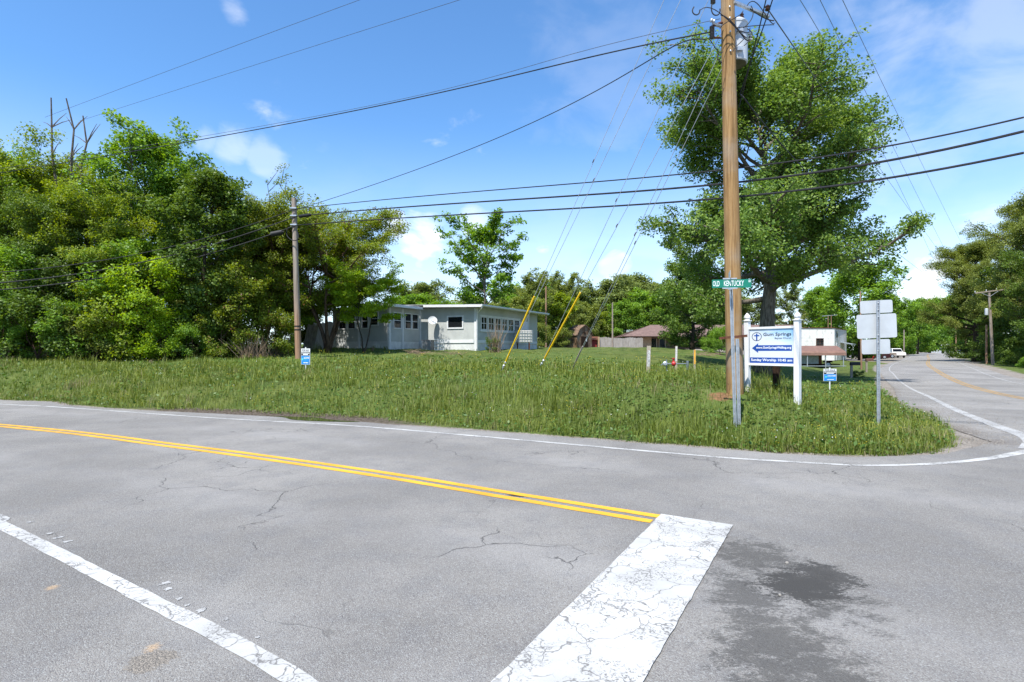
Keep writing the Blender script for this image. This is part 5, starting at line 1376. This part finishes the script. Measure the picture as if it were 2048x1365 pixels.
wp = px(1041, 660, 44.5); solo(MB().boxf(wp + Vector((-.65, 0, 0)), (1.25, -.1, 0), (0, .03, 0), (0, .12, .64)).boxf(wp + Vector((.62, .05, -1.5)), (.05, 0, 0), (0, .05, 0), (0.02, 0, 2.6)).boxf(wp + Vector((-.62, .05, -1.5)), (.05, 0, 0), (0, .05, 0), (0, 0, 1.5)), 'white_board', TRIM, 'white board propped above the caged tank', 'board', origin=(wp.x, wp.y, gz(wp.x, wp.y)))
# leaning fence boards left of the house
FW = woodpole('fence_wood', (.30, .265, .22, 1), (.52, .485, .43, 1))
for nm, (x0, x1, Y0, Y1, n_, hh, lean_), lb in (('fence', (604, 626, 37, 36.6, 8, 1.75, .22), 'slumped grey board fence panel right of the cable pole'), ('fence', (627, 667, 37.5, 39.5, 14, 1.9, .0), 'upright grey board fence panel joining the house')):
    a_, b_ = px(x0, 700, Y0), px(x1, 700, Y1); a_.z, b_.z = gz(a_.x, a_.y), gz(b_.x, b_.y)
    t = thing('board_fence', a_, lb, 'fence'); D = (b_ - a_); U = Vector((D.x, D.y, 0)).normalized(); wd = D.length / n_
    for k_ in range(n_):
        p = a_ + D * (k_ / n_); hk = hh * random.uniform(.96, 1.03)
        MB().boxf(p - Vz * .08, U * wd * .94, Vector((-U.y, U.x, 0)) * .02, Vector((lean_ * hk, .1 * lean_, hk)) - U * (lean_ * hk * .0)).build('board', FW, t)
    MB().boxf(a_ + Vz * .4 + Vector((-U.y, U.x, 0)) * .022 + Vector((lean_ * .4, 0, 0)), D, Vector((-U.y, U.x, 0)) * .04, Vz * .09).boxf(a_ + Vz * 1.35 + Vector((-U.y, U.x, 0)) * .022 + Vector((lean_ * 1.35, 0, 0)), D, Vector((-U.y, U.x, 0)) * .04, Vz * .09).build('rail', FW, t)
# ------------------------------------------------------------------ farm yard behind
def post(p, top, Y, r, label, name='utility_pole', m=POLE_OLD, base=None, lean=0.0, cat='utility pole', arm=False, group=None, yaw=0.0):
    x = at(p, Y); z = gz(x, Y); t = thing(name, (x, Y, z), label, cat, group); zt = zat(top, Y)
    MB().tube([(x, Y, z - .3), (x + lean * .5, Y, (z + zt) / 2), (x + lean, Y, zt)], [r, r * .9, r * .75], 10).build('shaft', m, t, True)
    return t, Vector((x + lean, Y, zt))
post(1092, 573, 78, .14, 'pale pole at the right of the grey house', m=POLE_RED)
post(1225, 606, 90, .14, 'weathered pole before the wooden fence')
t, tp_ = post(1986, 582, 60, .15, 'grey cross-armed utility pole on the right verge', lean=-.42)
ad = Vector((1.0, -.55, .13)).normalized()
arm = MB().boxf(tp_ - ad * 1.25 + Vector((0, -.16, -.12)), ad * 2.5, (0, .1, 0), (0, 0, .12)).build('crossarm', POLE_OLD, t)
for s in (-1.25, -.3, .55, 1.25):
    MB().lathe(tp_ + ad * s + Vector((0, -.1, .0)), [(.02, 0), (.05, .03), (.03, .07), (.06, .1), (.03, .16)], 8).build('insulator', TRANS, arm, True)
for s in (-1, 1): MB().tube([tp_ + ad * (.75 * s) + Vector((0, -.12, -.12)), tp_ + Vector((0, -.14, -.62))], .02, 5).build('brace', GALV, t)
MB().lathe(tp_ + Vector((-.32, -.05, -2.6)), [(.15, 0), (.16, .05), (.16, .65), (.05, .72)], 14).build('transformer', TRANS, t, True)
post(1973, 650, 64, .13, 'short wooden stub post left of the cross-armed pole', name='stub_post', m=POLE_RED, cat='post')
post(1932, 610, 118, .15, 'dark pole half-way up the right of the road', m=POLE_RED)
post(1912, 640, 150, .15, 'far pole near the crest of the road', m=POLE_RED)
post(1723, 583, 46, .07, 'thin pole rising behind the route sign', m=POLE_RED, lean=-.1)
post(1808, 660, 112, .13, 'pale pole at the left roadside beyond the parked pickup')

def gable(O, U, V, L, D, hw, hr, over, t, roofm, name='roof'):
    """gabled roof: ridge along U, depth D along V, eaves at height hw and ridge hr above O"""
    U, V = Vector(U), Vector(V); mb = MB(); mid = D / 2; k = (hr - hw) / mid
    for s in (0, 1):
        e = O + V * (D * s + over * (1 if s else -1)) + Vz * (hw - k * over) - U * over; r_ = O + V * mid + Vz * hr - U * over
        mb.prism([e, r_, r_ + Vz * .09, e + Vz * .09], U * (L + 2 * over))
    return mb.build(name, roofm, t)
# gambrel barn shed
bx0 = px(1154, 697, 86); bx0.z = gz(bx0.x, bx0.y) - .05
BARNW = woodpole('barn_wood', (.105, .062, .036, 1), (.18, .115, .07, 1)); SHING = mat('shingle_brown', (.155, .105, .075), .9, .1, var=.3, scale=5)
bs = thing('barn_shed', bx0, 'brown wooden shed with a gambrel roof and small loft vent', 'shed')
bu = Vector((.75, .66, 0)).normalized(); bv = Vector((-.66, .75, 0)).normalized(); bo = px(1154, 697, 86); bo.z = bx0.z
Wd, Dp = 3.5, 5.0
fo = bo                                                       # front left corner, front wall along bu
gp_ = [(0, 0), (Wd, 0), (Wd, 2.15), (Wd * .84, 3.0), (Wd / 2, 3.65), (Wd * .16, 3.0), (0, 2.15)]
MB().prism([fo + bu * a_ + Vz * b_ for a_, b_ in gp_], bv * .1).build('front_wall', BARNW, bs)
lu = -bu
side = MB().boxf(fo + bv * .1 , bu * .08, bv * Dp, Vz * 2.15).build('side_wall', BARNW, bs)
MB().boxf(fo + bv * .1 + bu * (Wd - .08), bu * .08, bv * Dp, Vz * 2.15).build('side_wall', BARNW, bs)
MB().prism([fo + bv * Dp + bu * a_ + Vz * b_ for a_, b_ in gp_], bv * .1).build('rear_wall', BARNW, bs)
rm = MB(); rp2 = [(-.15, 2.05), (Wd * .15, 3.04), (Wd / 2, 3.71), (Wd * .85, 3.04), (Wd + .15, 2.05)]
for (a0, b0), (a1, b1) in zip(rp2[:-1], rp2[1:]):
    rm.prism([fo + bu * a0 + Vz * b0 - bv * .15, fo + bu * a1 + Vz * b1 - bv * .15, fo + bu * a1 + Vz * (b1 + .07) - bv * .15, fo + bu * a0 + Vz * (b0 + .07) - bv * .15], bv * (Dp + .4))
rm.build('roof', SHING, bs)
dr = MB().boxf(fo + bu * .95 - bv * .04, bu * 1.6, bv * .04, Vz * 1.95).build('door', DARKWOOD, bs)
MB().boxf(fo + bu * 1.55 - bv * .05 + Vz * 2.3, bu * .4, bv * .05, Vz * .32).build('loft_vent', DARKWOOD, bs)
MB().boxf(fo + bu * 2.0 - bv * .06 + Vz * 1.2, bu * .26, bv * .02, Vz * .4).build('notice', LETW, dr)
# pale metal roofed barn behind, red lean-to
mo = px(1098, 697, 108); mo.z = 1.7; MROOF = mat('pale_metal_roof', (.30, .34, .37), .45, .4, .3, var=.1)
mb_ = thing('metal_barn', mo, 'long barn with a pale metal roof behind the brown shed', 'barn')
MB().boxf(mo, (8.6, 0, 0), (0, 7, 0), (0, 0, 2.9)).build('wall', BARNW, mb_)
gable(mo, (1, 0, 0), (0, 1, 0), 8.6, 7, 2.9, 4.7, .4, mb_, MROOF)
ro = px(1180, 697, 98); ro.z = 1.6; REDW = mat('red_boards', (.20, .035, .03), .8, .2, var=.25, scale=8)
rd_ = thing('red_shed', ro, 'little red shed between the brown shed and the wooden fence', 'shed')
MB().boxf(ro, (1.2, 0, 0), (0, 2, 0), (0, 0, 1.75)).build('wall', REDW, rd_); MB().prism([ro + Vector((-.1, -.4, 1.72)), ro + Vector((-.1, 2.2, 2.3)), ro + Vector((-.1, 2.2, 2.38)), ro + Vector((-.1, -.4, 1.80))], (1.9, 0, 0)).build('roof', RUST, rd_)
MB().boxf(ro + Vector((1.35, -.1, 0)), (.12, 0, 0), (0, .1, 0), (0, 0, 1.7)).build('post', TRIM, rd_)
# picket fence
f0, f1 = px(1197, 698, 94), px(1286, 699, 97)
pf_ = thing('picket_fence', (f0.x, f0.y, gz(f0.x, f0.y)), 'tall weathered board fence left of the brown-roofed house', 'fence')
nP = 46; D = (f1 - f0)
FWM = MB().boxf((0, 0, 0), (D.x / nP * .93, D.y / nP, 0), (0, .03, 0), (0, 0, 1)); fme = bpy.data.meshes.new('board'); fme.from_pydata(FWM.v, [], FWM.f); fme.materials.append(FW)
for k in range(nP):
    p = f0 + D * (k / nP); o = bpy.data.objects.new('board', fme); col.objects.link(o); o.parent = pf_
    z = gz(p.x, p.y) - .05; o.location = Vector((p.x, p.y, z)) - pf_.location; o.scale = (1, 1, 2.0 + random.uniform(-.05, .05))
MB().boxf(f0 + Vector((0, .035, .5)), D, (0, .04, 0), Vz * .1).boxf(f0 + Vector((0, .035, 1.5)), D, (0, .04, 0), Vz * .1).build('rail', FW, pf_)
MB().boxf(px(1196, 699, 93.8), (.28, 0, 0), (0, .2, 0), (0, 0, 2.1)).build('gate_post', mat('tan_post', (.34, .24, .14), .8, .2), pf_)
# brown-roofed ranch house with a porch
ro = px(1262, 700, 100); ro.z = 1.55; BRICK = mat('tan_brick', (.24, .165, .115), .9, .15, var=.25, scale=3); RROOF = mat('brown_roof', (.15, .10, .086), .85, .2, var=.2, scale=2)
rh = thing('ranch_house', ro, 'long brown-roofed house with a dark porch, half hidden by the shade tree', 'house')
L = at(1562, 100) - ro.x
MB().boxf(ro + Vector((2.2, 2.6, 0)), (L - 2.2, 0, 0), (0, 7, 0), (0, 0, 2.5)).build('wall', BRICK, rh)
MB().boxf(ro + Vector((2.2, 1.0, 0)), (1.7, 0, 0), (0, 1.6, 0), (0, 0, 2.4)).build('wall', mat('pale_tan', (.42, .30, .19), .9, .1), rh)
rr_ = MB(); e0 = ro + Vector((-1.6, -.6, 2.35))
rr_.prism([e0, e0 + Vector((6.5, 6.2, 2.3)), e0 + Vector((6.5, 6.2, 2.4)), e0 + Vector((0, 0, .12))], (L + 1.6, 0, 0))
rr_.add([e0 + Vector((0, 0, .0)), e0 + Vector((6.5, 6.2, 2.4)), e0 + Vector((0, 11.5, .0))], [(0, 1, 2), (2, 1, 0)])
rr_.prism([e0 + Vector((6.5, 6.22, 2.3)), e0 + Vector((0, 12, 0)), e0 + Vector((0, 12, .1)), e0 + Vector((6.5, 6.22, 2.4))], (L + 1.6, 0, 0)).build('roof', RROOF, rh)
MB().boxf(e0 + Vector((0, -.05, -.08)), (L + 1.6, 0, 0), (0, .05, 0), (0, 0, .18)).build('fascia', DARKWOOD, rh)
for xx in (-.9, 1.1, 8.2, 12.4, 17): MB().boxf(ro + Vector((xx, -.2, 0)), (.16, 0, 0), (0, .16, 0), (0, 0, 2.4)).build('porch_post', DARKWOOD, rh)
for xx in (4.2, 5.8):
    d_ = MB().boxf(ro + Vector((xx, 2.54, 0)), (.95, 0, 0), (0, .05, 0), (0, 0, 2.05)).build('door', GLASS, rh)
    MB().boxf(ro + Vector((xx - .14, 2.53, 0)), (.13, 0, 0), (0, .06, 0), (0, 0, 2.1)).boxf(ro + Vector((xx + .96, 2.53, 0)), (.13, 0, 0), (0, .06, 0), (0, 0, 2.1)).build('door_frame', mat('cream_trim', (.55, .46, .32), .7, .2), d_)
for xx in (8.6, 11.4, 15, 19, 23): 
    w_ = MB().boxf(ro + Vector((xx, 2.54, .95)), (1.3, 0, 0), (0, .05, 0), (0, 0, 1.1)).build('window', MAT['cream_trim'], rh)
    MB().boxf(ro + Vector((xx + .1, 2.52, 1.05)), (1.1, 0, 0), (0, .015, 0), (0, 0, .9)).build('pane', GLASS, w_)
rl_ = MB()
for k in range(22): rl_.boxf(ro + Vector((6.9 + k * .2, -.14, .05)), (.05, 0, 0), (0, .04, 0), (0, 0, .85))
rl_.boxf(ro + Vector((6.9, -.15, .9)), (4.4, 0, 0), (0, .06, 0), (0, 0, .07)).build('porch_railing', DARKWOOD, rh)
gO = px(1548, 662, 104); gb = MB().prism([gO + Vector((-1.6, 0, -.9)), gO + Vector((1.8, 0, -.9)), gO + Vector((.1, 0, 1.0))], (0, 3, 0)).build('gable', DARKWOOD, rh)
MB().prism([gO + Vector((-1.8, -.1, -1.0)), gO + Vector((.1, -.1, 1.08)), gO + Vector((.1, -.1, 1.2)), gO + Vector((-1.8, -.1, -.88))], (0, 3.2, 0)).prism([gO + Vector((2.0, -.1, -1.0)), gO + Vector((.1, -.1, 1.08)), gO + Vector((.1, -.1, 1.2)), gO + Vector((2.0, -.1, -.88))], (0, 3.2, 0)).build('gable_trim', TRIM, rh)
bo_ = px(1229, 697, 115); bo_.z = 2.0
bb = thing('blue_roof_shed', bo_, 'shed with a blue-grey metal roof behind the ranch house porch', 'shed')
MB().boxf(bo_, (7, 0, 0), (0, 5, 0), (0, 0, 2.5)).build('wall', BARNW, bb)
MB().prism([bo_ + Vector((-.4, -.5, 2.55)), bo_ + Vector((.6, 5, 4.1)), bo_ + Vector((.6, 5, 4.18)), bo_ + Vector((-.4, -.5, 2.63))], (8, 0, 0)).build('roof', mat('blue_grey_roof', (.24, .30, .36), .4, .4, .3), bb)

# ------------------------------------------------------------------ block building, carport and vehicles
kb = NT('painted_block', .85, .15)
br = kb.n('ShaderNodeTexBrick'); br.inputs['Scale'].default_value = 1.0; br.inputs['Brick Width'].default_value = .4; br.inputs['Row Height'].default_value = .2; br.inputs['Mortar Size'].default_value = .012
kb.l(kb.coord('obj', (1, 1, 1)), br.inputs['Vector'])
sx_ = kb.n('ShaderNodeSeparateXYZ'); kb.l(kb.coord('pos'), sx_.inputs[0]); cx_ = kb.n('ShaderNodeCombineXYZ'); kb.l(kb.math('ADD', sx_.outputs[0], kb.math('MULTIPLY', sx_.outputs[1], .7)), cx_.inputs[0]); kb.l(sx_.outputs[2], cx_.inputs[1]); kb.l(cx_.outputs[0], br.inputs['Vector'])
dn = kb.noise(.9, 6, .7); dn2 = kb.noise(3, 5, .7, kb.coord('pos', (1, 1, .4)))
c = kb.mix(kb.rng(dn2, .52, .72, 0, .8), (.70, .69, .66, 1), (.33, .31, .28, 1))
c = kb.mix(kb.math('MULTIPLY', br.outputs['Fac'], .5), c, (.36, .35, .33, 1)); kb.color(kb.mix(kb.rng(dn, .56, .7, 0, .6), c, (.42, .40, .37, 1)))
bO = px(1590, 740, 70); bO.z = gz(bO.x, bO.y) - .2
bk_ = thing('block_building', bO, 'dirty white concrete block building with a flat roof', 'building')
A0, A1, A2 = px(1590, 700, 70), px(1669, 700, 70), px(1693, 700, 78)
zt = zat(657, 70); a0, a1, a2 = [Vector((q_.x, q_.y, bO.z)) for q_ in (A0, A1, A2)]
back = a0 + (a2 - a1)
MB().prism([a0, a1, a2, back], Vz * (zt - bO.z)).build('wall', kb.m, bk_)
MB().prism([a0 + Vector((-.08, -.08, zt - bO.z + .003)), a1 + Vector((.06, -.08, zt - bO.z + .003)), a2 + Vector((.08, .06, zt - bO.z + .003)), back + Vector((-.06, .08, zt - bO.z + .003))], Vz * .09).build('parapet_cap', RUST, bk_)
wz0, wz1 = zat(694, 70), zat(677, 70); wx0, wx1 = at(1632, 70), at(1647, 70)
wf = MB().boxf((wx0, 69.95, wz0), (wx1 - wx0, 0, 0), (0, .05, 0), (0, 0, wz1 - wz0)).build('window', mat('brown_frame', (.10, .055, .04), .7, .2), bk_)
for i in range(2):
    for j in range(4):
        pw, ph = (wx1 - wx0 - .18) / 2, (wz1 - wz0 - .3) / 4
        MB().boxf((wx0 + .06 + i * (pw + .06), 69.93, wz0 + .06 + j * (ph + .06)), (pw, 0, 0), (0, .02, 0), (0, 0, ph)).build('pane', GLASS, wf)
sdv = (a2 - a1).normalized(); sn = Vector((sdv.y, -sdv.x, 0))
dr = MB().boxf(a1 + sdv * 1.2 + sn * .003, sdv * 1.1, sn * .05, Vz * 2.2).build('door', TRIM, bk_)
MB().boxf(a1 + sdv * 1.4 + sn * .004 + Vz * 2.9, sdv * .8, sn * .05, Vz * .8).build('window', GLASS, bk_)
MB().prism([a1 + sdv * 4.5 + Vz * 2.3, a1 + sdv * 8 + Vz * 2.3, a1 + sdv * 8 + sn * 1.4 + Vz * 2.0, a1 + sdv * 4.5 + sn * 1.4 + Vz * 2.0], Vz * .08).build('awning', MROOF, bk_)
for dx in (.9, 1.3): MB().tube([a1 + Vector((dx, 3, zt - bO.z)), a1 + Vector((dx, 3, zt - bO.z + 1.5 + dx * .25))], .045, 6).build('antenna_mast', POLE_RED, bk_)
MB().tube([a1 + Vector((.1, 3, zt - bO.z + 1.7)), a1 + Vector((2.1, 3, zt - bO.z + 1.85))], .03, 5).build('antenna', GALV, bk_)
# carport
cO = px(1690, 739, 56); cz = gz(cO.x, cO.y); CB = mat('carport_brown', (.20, .115, .085), .55, .35, .2, var=.15, scale=2)
cp_ = thing('carport', (cO.x, cO.y, cz), 'brown metal carport with rounded eaves before the block building', 'carport')
Lc, Wc = 5.6, 3.4; eh = zat(709, 56); rh_ = zat(694.5, 57.5)
o0 = Vector((at(1693, 56), 56, 0)); prof = []
pr = [(0, eh - .12), (.04, eh + .12), (.25, eh + .30), (Wc / 2, rh_ + .1), (Wc - .25, eh + .30), (Wc - .04, eh + .12), (Wc, eh - .12)]
cm_ = MB(); cd = Vector((-1, .05, 0)).normalized()
for (p0, q0), (p1, q1) in zip(pr[:-1], pr[1:]):
    cm_.prism([o0 + Vector((0, p0, q0)), o0 + Vector((0, p1, q1)), o0 + Vector((0, p1, q1 + .03)), o0 + Vector((0, p0, q0 + .03))], cd * Lc)
cm_.build('roof', CB, cp_)
for k in (.05, .36, .68, .97):
    for dy in (.06, Wc - .1):
        p = o0 + cd * (Lc * k); zz = gz(p.x, p.y + dy); MB().boxf((p.x, p.y + dy, zz - .1), (.07, 0, 0), (0, .07, 0), (0, 0, eh - zz + .1)).build('post', GALV, cp_)
for dy in (.06, Wc - .1): MB().boxf(o0 + Vector((0, dy - .002, cz + .05)), cd * Lc, (0, .06, 0), (0, 0, .06)).build('base_rail', GALV, cp_)
def wheel(par, c, ax, r, w, name='wheel'):
    wo = MB().lathe(Vector(c) - Vector(ax).normalized() * w / 2, [(r * .7, 0), (r * .95, .02), (r, .05), (r, w - .05), (r * .95, w - .02), (r * .7, w)], 18, ax).build(name, BLACK, par, True)
    MB().lathe(Vector(c) + Vector(ax).normalized() * (w / 2 - .02), [(r * .62, -.02), (r * .6, .02), (r * .2, .03), (.03, .045)], 14, ax).build('rim', GALV, wo, True)
    return wo
# old trailer under the carport
tO = Vector((at(1598, 57.2), 57.2, gz(at(1598, 57.2), 57.2))); tl = thing('utility_trailer', tO, 'old grey camper box on a rusty trailer frame under the carport', 'trailer')
MB().boxf(tO + Vector((-.3, 0, .45)), (2.3, 0, 0), (0, 1.8, 0), (0, 0, 1.05)).build('box_body', mat('camper_grey', (.28, .31, .33), .6, .3, .2, var=.2), tl)
MB().boxf(tO + Vector((2.0, .02, .45)), (.35, 0, 0), (0, 1.76, 0), (0, 0, 1.2)).build('end_panel', RUST, tl)
MB().boxf(tO + Vector((-.3, .2, .33)), (4.6, 0, 0), (0, .1, 0), (0, 0, .11)).boxf(tO + Vector((-.3, 1.5, .33)), (4.6, 0, 0), (0, .1, 0), (0, 0, .11)).boxf(tO + Vector((4.2, .2, .33)), (.1, 0, 0), (0, 1.4, 0), (0, 0, .11)).build('frame', DARKWOOD, tl)
wheel(tl, tO + Vector((2.95, .05, .33)), (0, -1, 0), .36, .2); wheel(tl, tO + Vector((2.95, 1.75, .33)), (0, 1, 0), .36, .2)
MB().prism([tO + Vector((2.45, -.06, .62)), tO + Vector((2.6, -.06, .78)), tO + Vector((3.3, -.06, .78)), tO + Vector((3.45, -.06, .62)), tO + Vector((3.4, -.06, .6)), tO + Vector((2.5, -.06, .6))], (0, .25, 0)).build('mudguard', DARKWOOD, tl)
# mailboxes
def mailbox(p, Y, top, label, m, flag=False):
    x = at(p, Y); z = gz(x, Y); t = thing('mailbox', (x, Y, z), label, 'mailbox'); zt = zat(top, Y)
    MB().boxf((x - .05, Y - .05, z - .2), (.1, 0, 0), (0, .1, 0), (0, 0, zt - z + .05)).build('post', POLE_OLD, t)
    pts = [(0, 0)] + [(.0, .1)] + [(.09 - .09 * math.cos(R(a_)), .1 + .09 * math.sin(R(a_))) for a_ in range(20, 180, 20)] + [(.18, .1), (.18, 0)]
    MB().prism([Vector((x - .06, Y - .09 + a_, zt - .26 + b_ + .06)) for a_, b_ in pts], (.52, 0, 0)).build('box', m, t)
    if flag: MB().boxf((x + .38, Y - .1, zt - .05), (.03, 0, 0), (0, .01, 0), (0, 0, .16)).boxf((x + .38, Y - .1, zt + .08), (.1, 0, 0), (0, .01, 0), (0, 0, .07)).build('flag', REDV, t)
mailbox(1703, 32, 724, 'nearer black mailbox on a short wooden post', BLACK)
mailbox(1733, 40, 717, 'farther brown mailbox on a post behind the route sign', mat('mailbox_brown', (.10, .05, .035), .5, .3), True)

# vehicles
def car(x, Y, yaw, L, W, prof, green, bodym, label, name, wr=.33, wb=(.82, -.85), lights=True, windows=()):
    z = gz(x, Y); t = thing(name, (x, Y, z), label, 'car' if name != 'pickup_truck' else 'truck')
    u = Vector((math.cos(yaw), math.sin(yaw), 0)); v = Vector((-math.sin(yaw), math.cos(yaw), 0)); O = Vector((x, Y, z))
    P = lambda a_, b_, c_: O + u * a_ + v * b_ + Vz * c_
    MB().prism([P(a_, -W / 2, c_) for a_, c_ in prof], v * W).build('body', bodym, t, bevel=.06)
    if green:
        vs, n_ = [], len(green)
        for s, ins in ((-1, 0), (1, 0)):
            for a_, c_ in green:
                top = (c_ - min(g_[1] for g_ in green)) / (max(g_[1] for g_ in green) - min(g_[1] for g_ in green) + 1e-6)
                vs.append(P(a_, s * (W / 2 - .06 - .16 * top), c_))
        MB().add(vs, [tuple(range(n_)), tuple(range(2 * n_ - 1, n_ - 1, -1))] + [(i, i + n_, (i + 1) % n_ + n_, (i + 1) % n_) for i in range(n_)]).build('cabin', bodym, t, bevel=.03)
    zb_ = [g_[1] for g_ in green]; lo_, hi_ = min(zb_), max(zb_)
    for (a0, c0), (a1, c1), (a2, c2), (a3, c3) in windows:
        for s in (-1, 1):
            ins = lambda c_: s * (W / 2 - .06 - .16 * (c_ - lo_) / (hi_ - lo_) + .006)
            MB().add([P(a0, ins(c0), c0), P(a1, ins(c1), c1), P(a2, ins(c2), c2), P(a3, ins(c3), c3)], [(0, 1, 2, 3) if s < 0 else (3, 2, 1, 0)]).build('side_window', GLASS, t)
    # windscreen and rear window lie on the first and last slopes of the cabin
    for (a0, c0), (a1, c1), nm in ((green[0], green[1], 'rear_window'), (green[-1], green[-2], 'windscreen')):
        d_ = Vector((a1 - a0, c1 - c0)); nr = Vector((d_.y, -d_.x)).normalized() * (.008 if a0 > a1 else -.008)
        q = lambda f_: (a0 + d_.x * f_ + nr.x, c0 + d_.y * f_ + nr.y)
        (e0, g0_), (e1, g1_) = q(.12), q(.9); w0, w1 = W / 2 - .14, W / 2 - .27
        MB().add([P(e0, -w0, g0_), P(e0, w0, g0_), P(e1, w1, g1_), P(e1, -w1, g1_)], [(0, 1, 2, 3) if a0 < a1 else (3, 2, 1, 0)]).add([P(e0, -w0, g0_), P(e0, w0, g0_), P(e1, w1, g1_), P(e1, -w1, g1_)], [(3, 2, 1, 0) if a0 < a1 else (0, 1, 2, 3)]).build(nm, GLASS, t)
    for a_ in (L * .5 - wb[0], -L * .5 - wb[1]):
        for s in (-1, 1): wheel(t, P(a_, s * (W / 2 - .09), wr), v * s, wr, .22)
    mx = max(p_[0] for p_ in prof); mn = min(p_[0] for p_ in prof)
    for s in (-1, 1):
        MB().boxf(P(mx - .06, s * (W / 2 - .28) - .14, .62), u * .07, v * .28, Vz * .13).build('headlight', LETW, t)
        MB().boxf(P(mn - .01, s * (W / 2 - .22) - .12, .72), u * .05, v * .24, Vz * .14).build('tail_light', REDV, t)
    return t, P
sed = [(-2.25, .25), (-2.3, .55), (-2.25, .92), (-1.5, .98), (.95, .95), (1.9, .80), (2.2, .62), (2.25, .3), (1.9, .2), (-1.9, .2)]
sg_ = [(-1.75, .95), (-1.05, 1.40), (-.1, 1.46), (.35, 1.40), (1.15, .94)]
sw_ = [((-1.35, 1.0), (-.35, 1.0), (-.35, 1.40), (-.98, 1.36)), ((-.25, 1.0), (.85, .99), (.32, 1.36), (-.25, 1.40))]
BLKC = mat('car_black', (.012, .016, .018), .25, .6, var=.05); SILV = mat('car_silver', (.42, .43, .45), .3, .6, .5, var=.05); WHC = mat('car_white', (.72, .71, .68), .35, .5, var=.05); REDC = mat('car_maroon', (.035, .008, .009), .3, .5)
car(at(1711, 101), 101, R(178), 4.5, 1.75, sed, sg_, BLKC, 'black sedan parked beside the carport', 'parked_car', windows=sw_)
car(at(1737, 109), 109, R(184), 4.5, 1.75, sed, sg_, SILV, 'silver car parked behind the black sedan', 'parked_car', windows=sw_)
car(at(1748, 99), 99, R(165), 4.4, 1.75, sed, sg_, REDC, 'dark maroon car mostly hidden by the route sign', 'parked_car', windows=sw_)
car(at(1650, 92), 92, R(180), 4.4, 1.75, sed, sg_, WHC, 'white car seen through the carport', 'parked_car', windows=sw_)
tru = [(-2.7, .45), (-2.7, 1.05), (-.55, 1.05), (1.0, 1.08), (2.35, 1.02), (2.6, .9), (2.65, .5), (2.3, .4), (-2.4, .4)]
trg = [(-.62, 1.04), (-.5, 1.75), (.1, 1.80), (.65, 1.76), (1.3, 1.06)]
trw = [((-.4, 1.12), (.35, 1.12), (.35, 1.70), (-.4, 1.70)), ((.42, 1.12), (1.05, 1.12), (.68, 1.66), (.42, 1.70))]
car(at(1791, 108), 108, R(-108), 5.3, 1.9, tru, trg, WHC, 'white pickup truck parked facing the road', 'pickup_truck', .38, (.95, -1.05), windows=trw)
fb = Vector((at(1765, 104), 104, gz(at(1765, 104), 104))); ft = thing('flatbed_trailer', fb, 'low flatbed trailer beside the white pickup', 'trailer')
MB().boxf(fb + Vector((-2.2, -.8, .62)), (4.3, 0, 0), (0, 1.7, 0), (0, 0, .16)).boxf(fb + Vector((-2.2, -.8, .78)), (4.3, 0, 0), (0, .08, 0), (0, 0, .25)).build('deck', POLE_OLD, ft)
for dx in (.3, 1.2): wheel(ft, fb + Vector((dx, -.85, .36)), (0, -1, 0), .36, .2); wheel(ft, fb + Vector((dx, .95, .36)), (0, 1, 0), .36, .2)
# distant white house at the crest
wo_ = Vector((at(1888, 230), 230, gz(at(1888, 230), 230) - .5)); wh = thing('white_house', wo_, 'distant white house at the crest of the road', 'house')
MB().boxf(wo_, (9.5, 0, 0), (0, 7, 0), (0, 0, 3.6)).build('wall', TRIM, wh); gable(wo_, (1, 0, 0), (0, 1, 0), 9.5, 7, 3.6, 5.4, .5, wh, mat('grey_roof', (.30, .31, .33), .8, .2))
for dx in (1.2, 4.2, 7.2):
    w_ = MB().boxf(wo_ + Vector((dx, -.06, 1.5)), (1.0, 0, 0), (0, .06, 0), (0, 0, 1.4)).build('window', TRIM, wh); MB().boxf(wo_ + Vector((dx + .08, -.09, 1.58)), (.84, 0, 0), (0, .03, 0), (0, 0, 1.24)).build('pane', GLASS, w_)
# a few loose stones on the tarmac
for (qx, qy, s, lb) in ((1574, 1128, .014, 'pale pebble lying at the top of the damp spill'), (1560, 1192, .010, 'small pebble in the middle of the damp spill')):
    X, Y = flat(qx, qy); mb = MB(); mb.lathe((X, Y, 0), [(s * .5, 0), (s, s * .4), (s * .8, s), (s * .2, s * 1.25)], 7); solo(mb, 'pebble', MAT['gravel_stone'], lb, 'pebble', origin=(X, Y, 0))
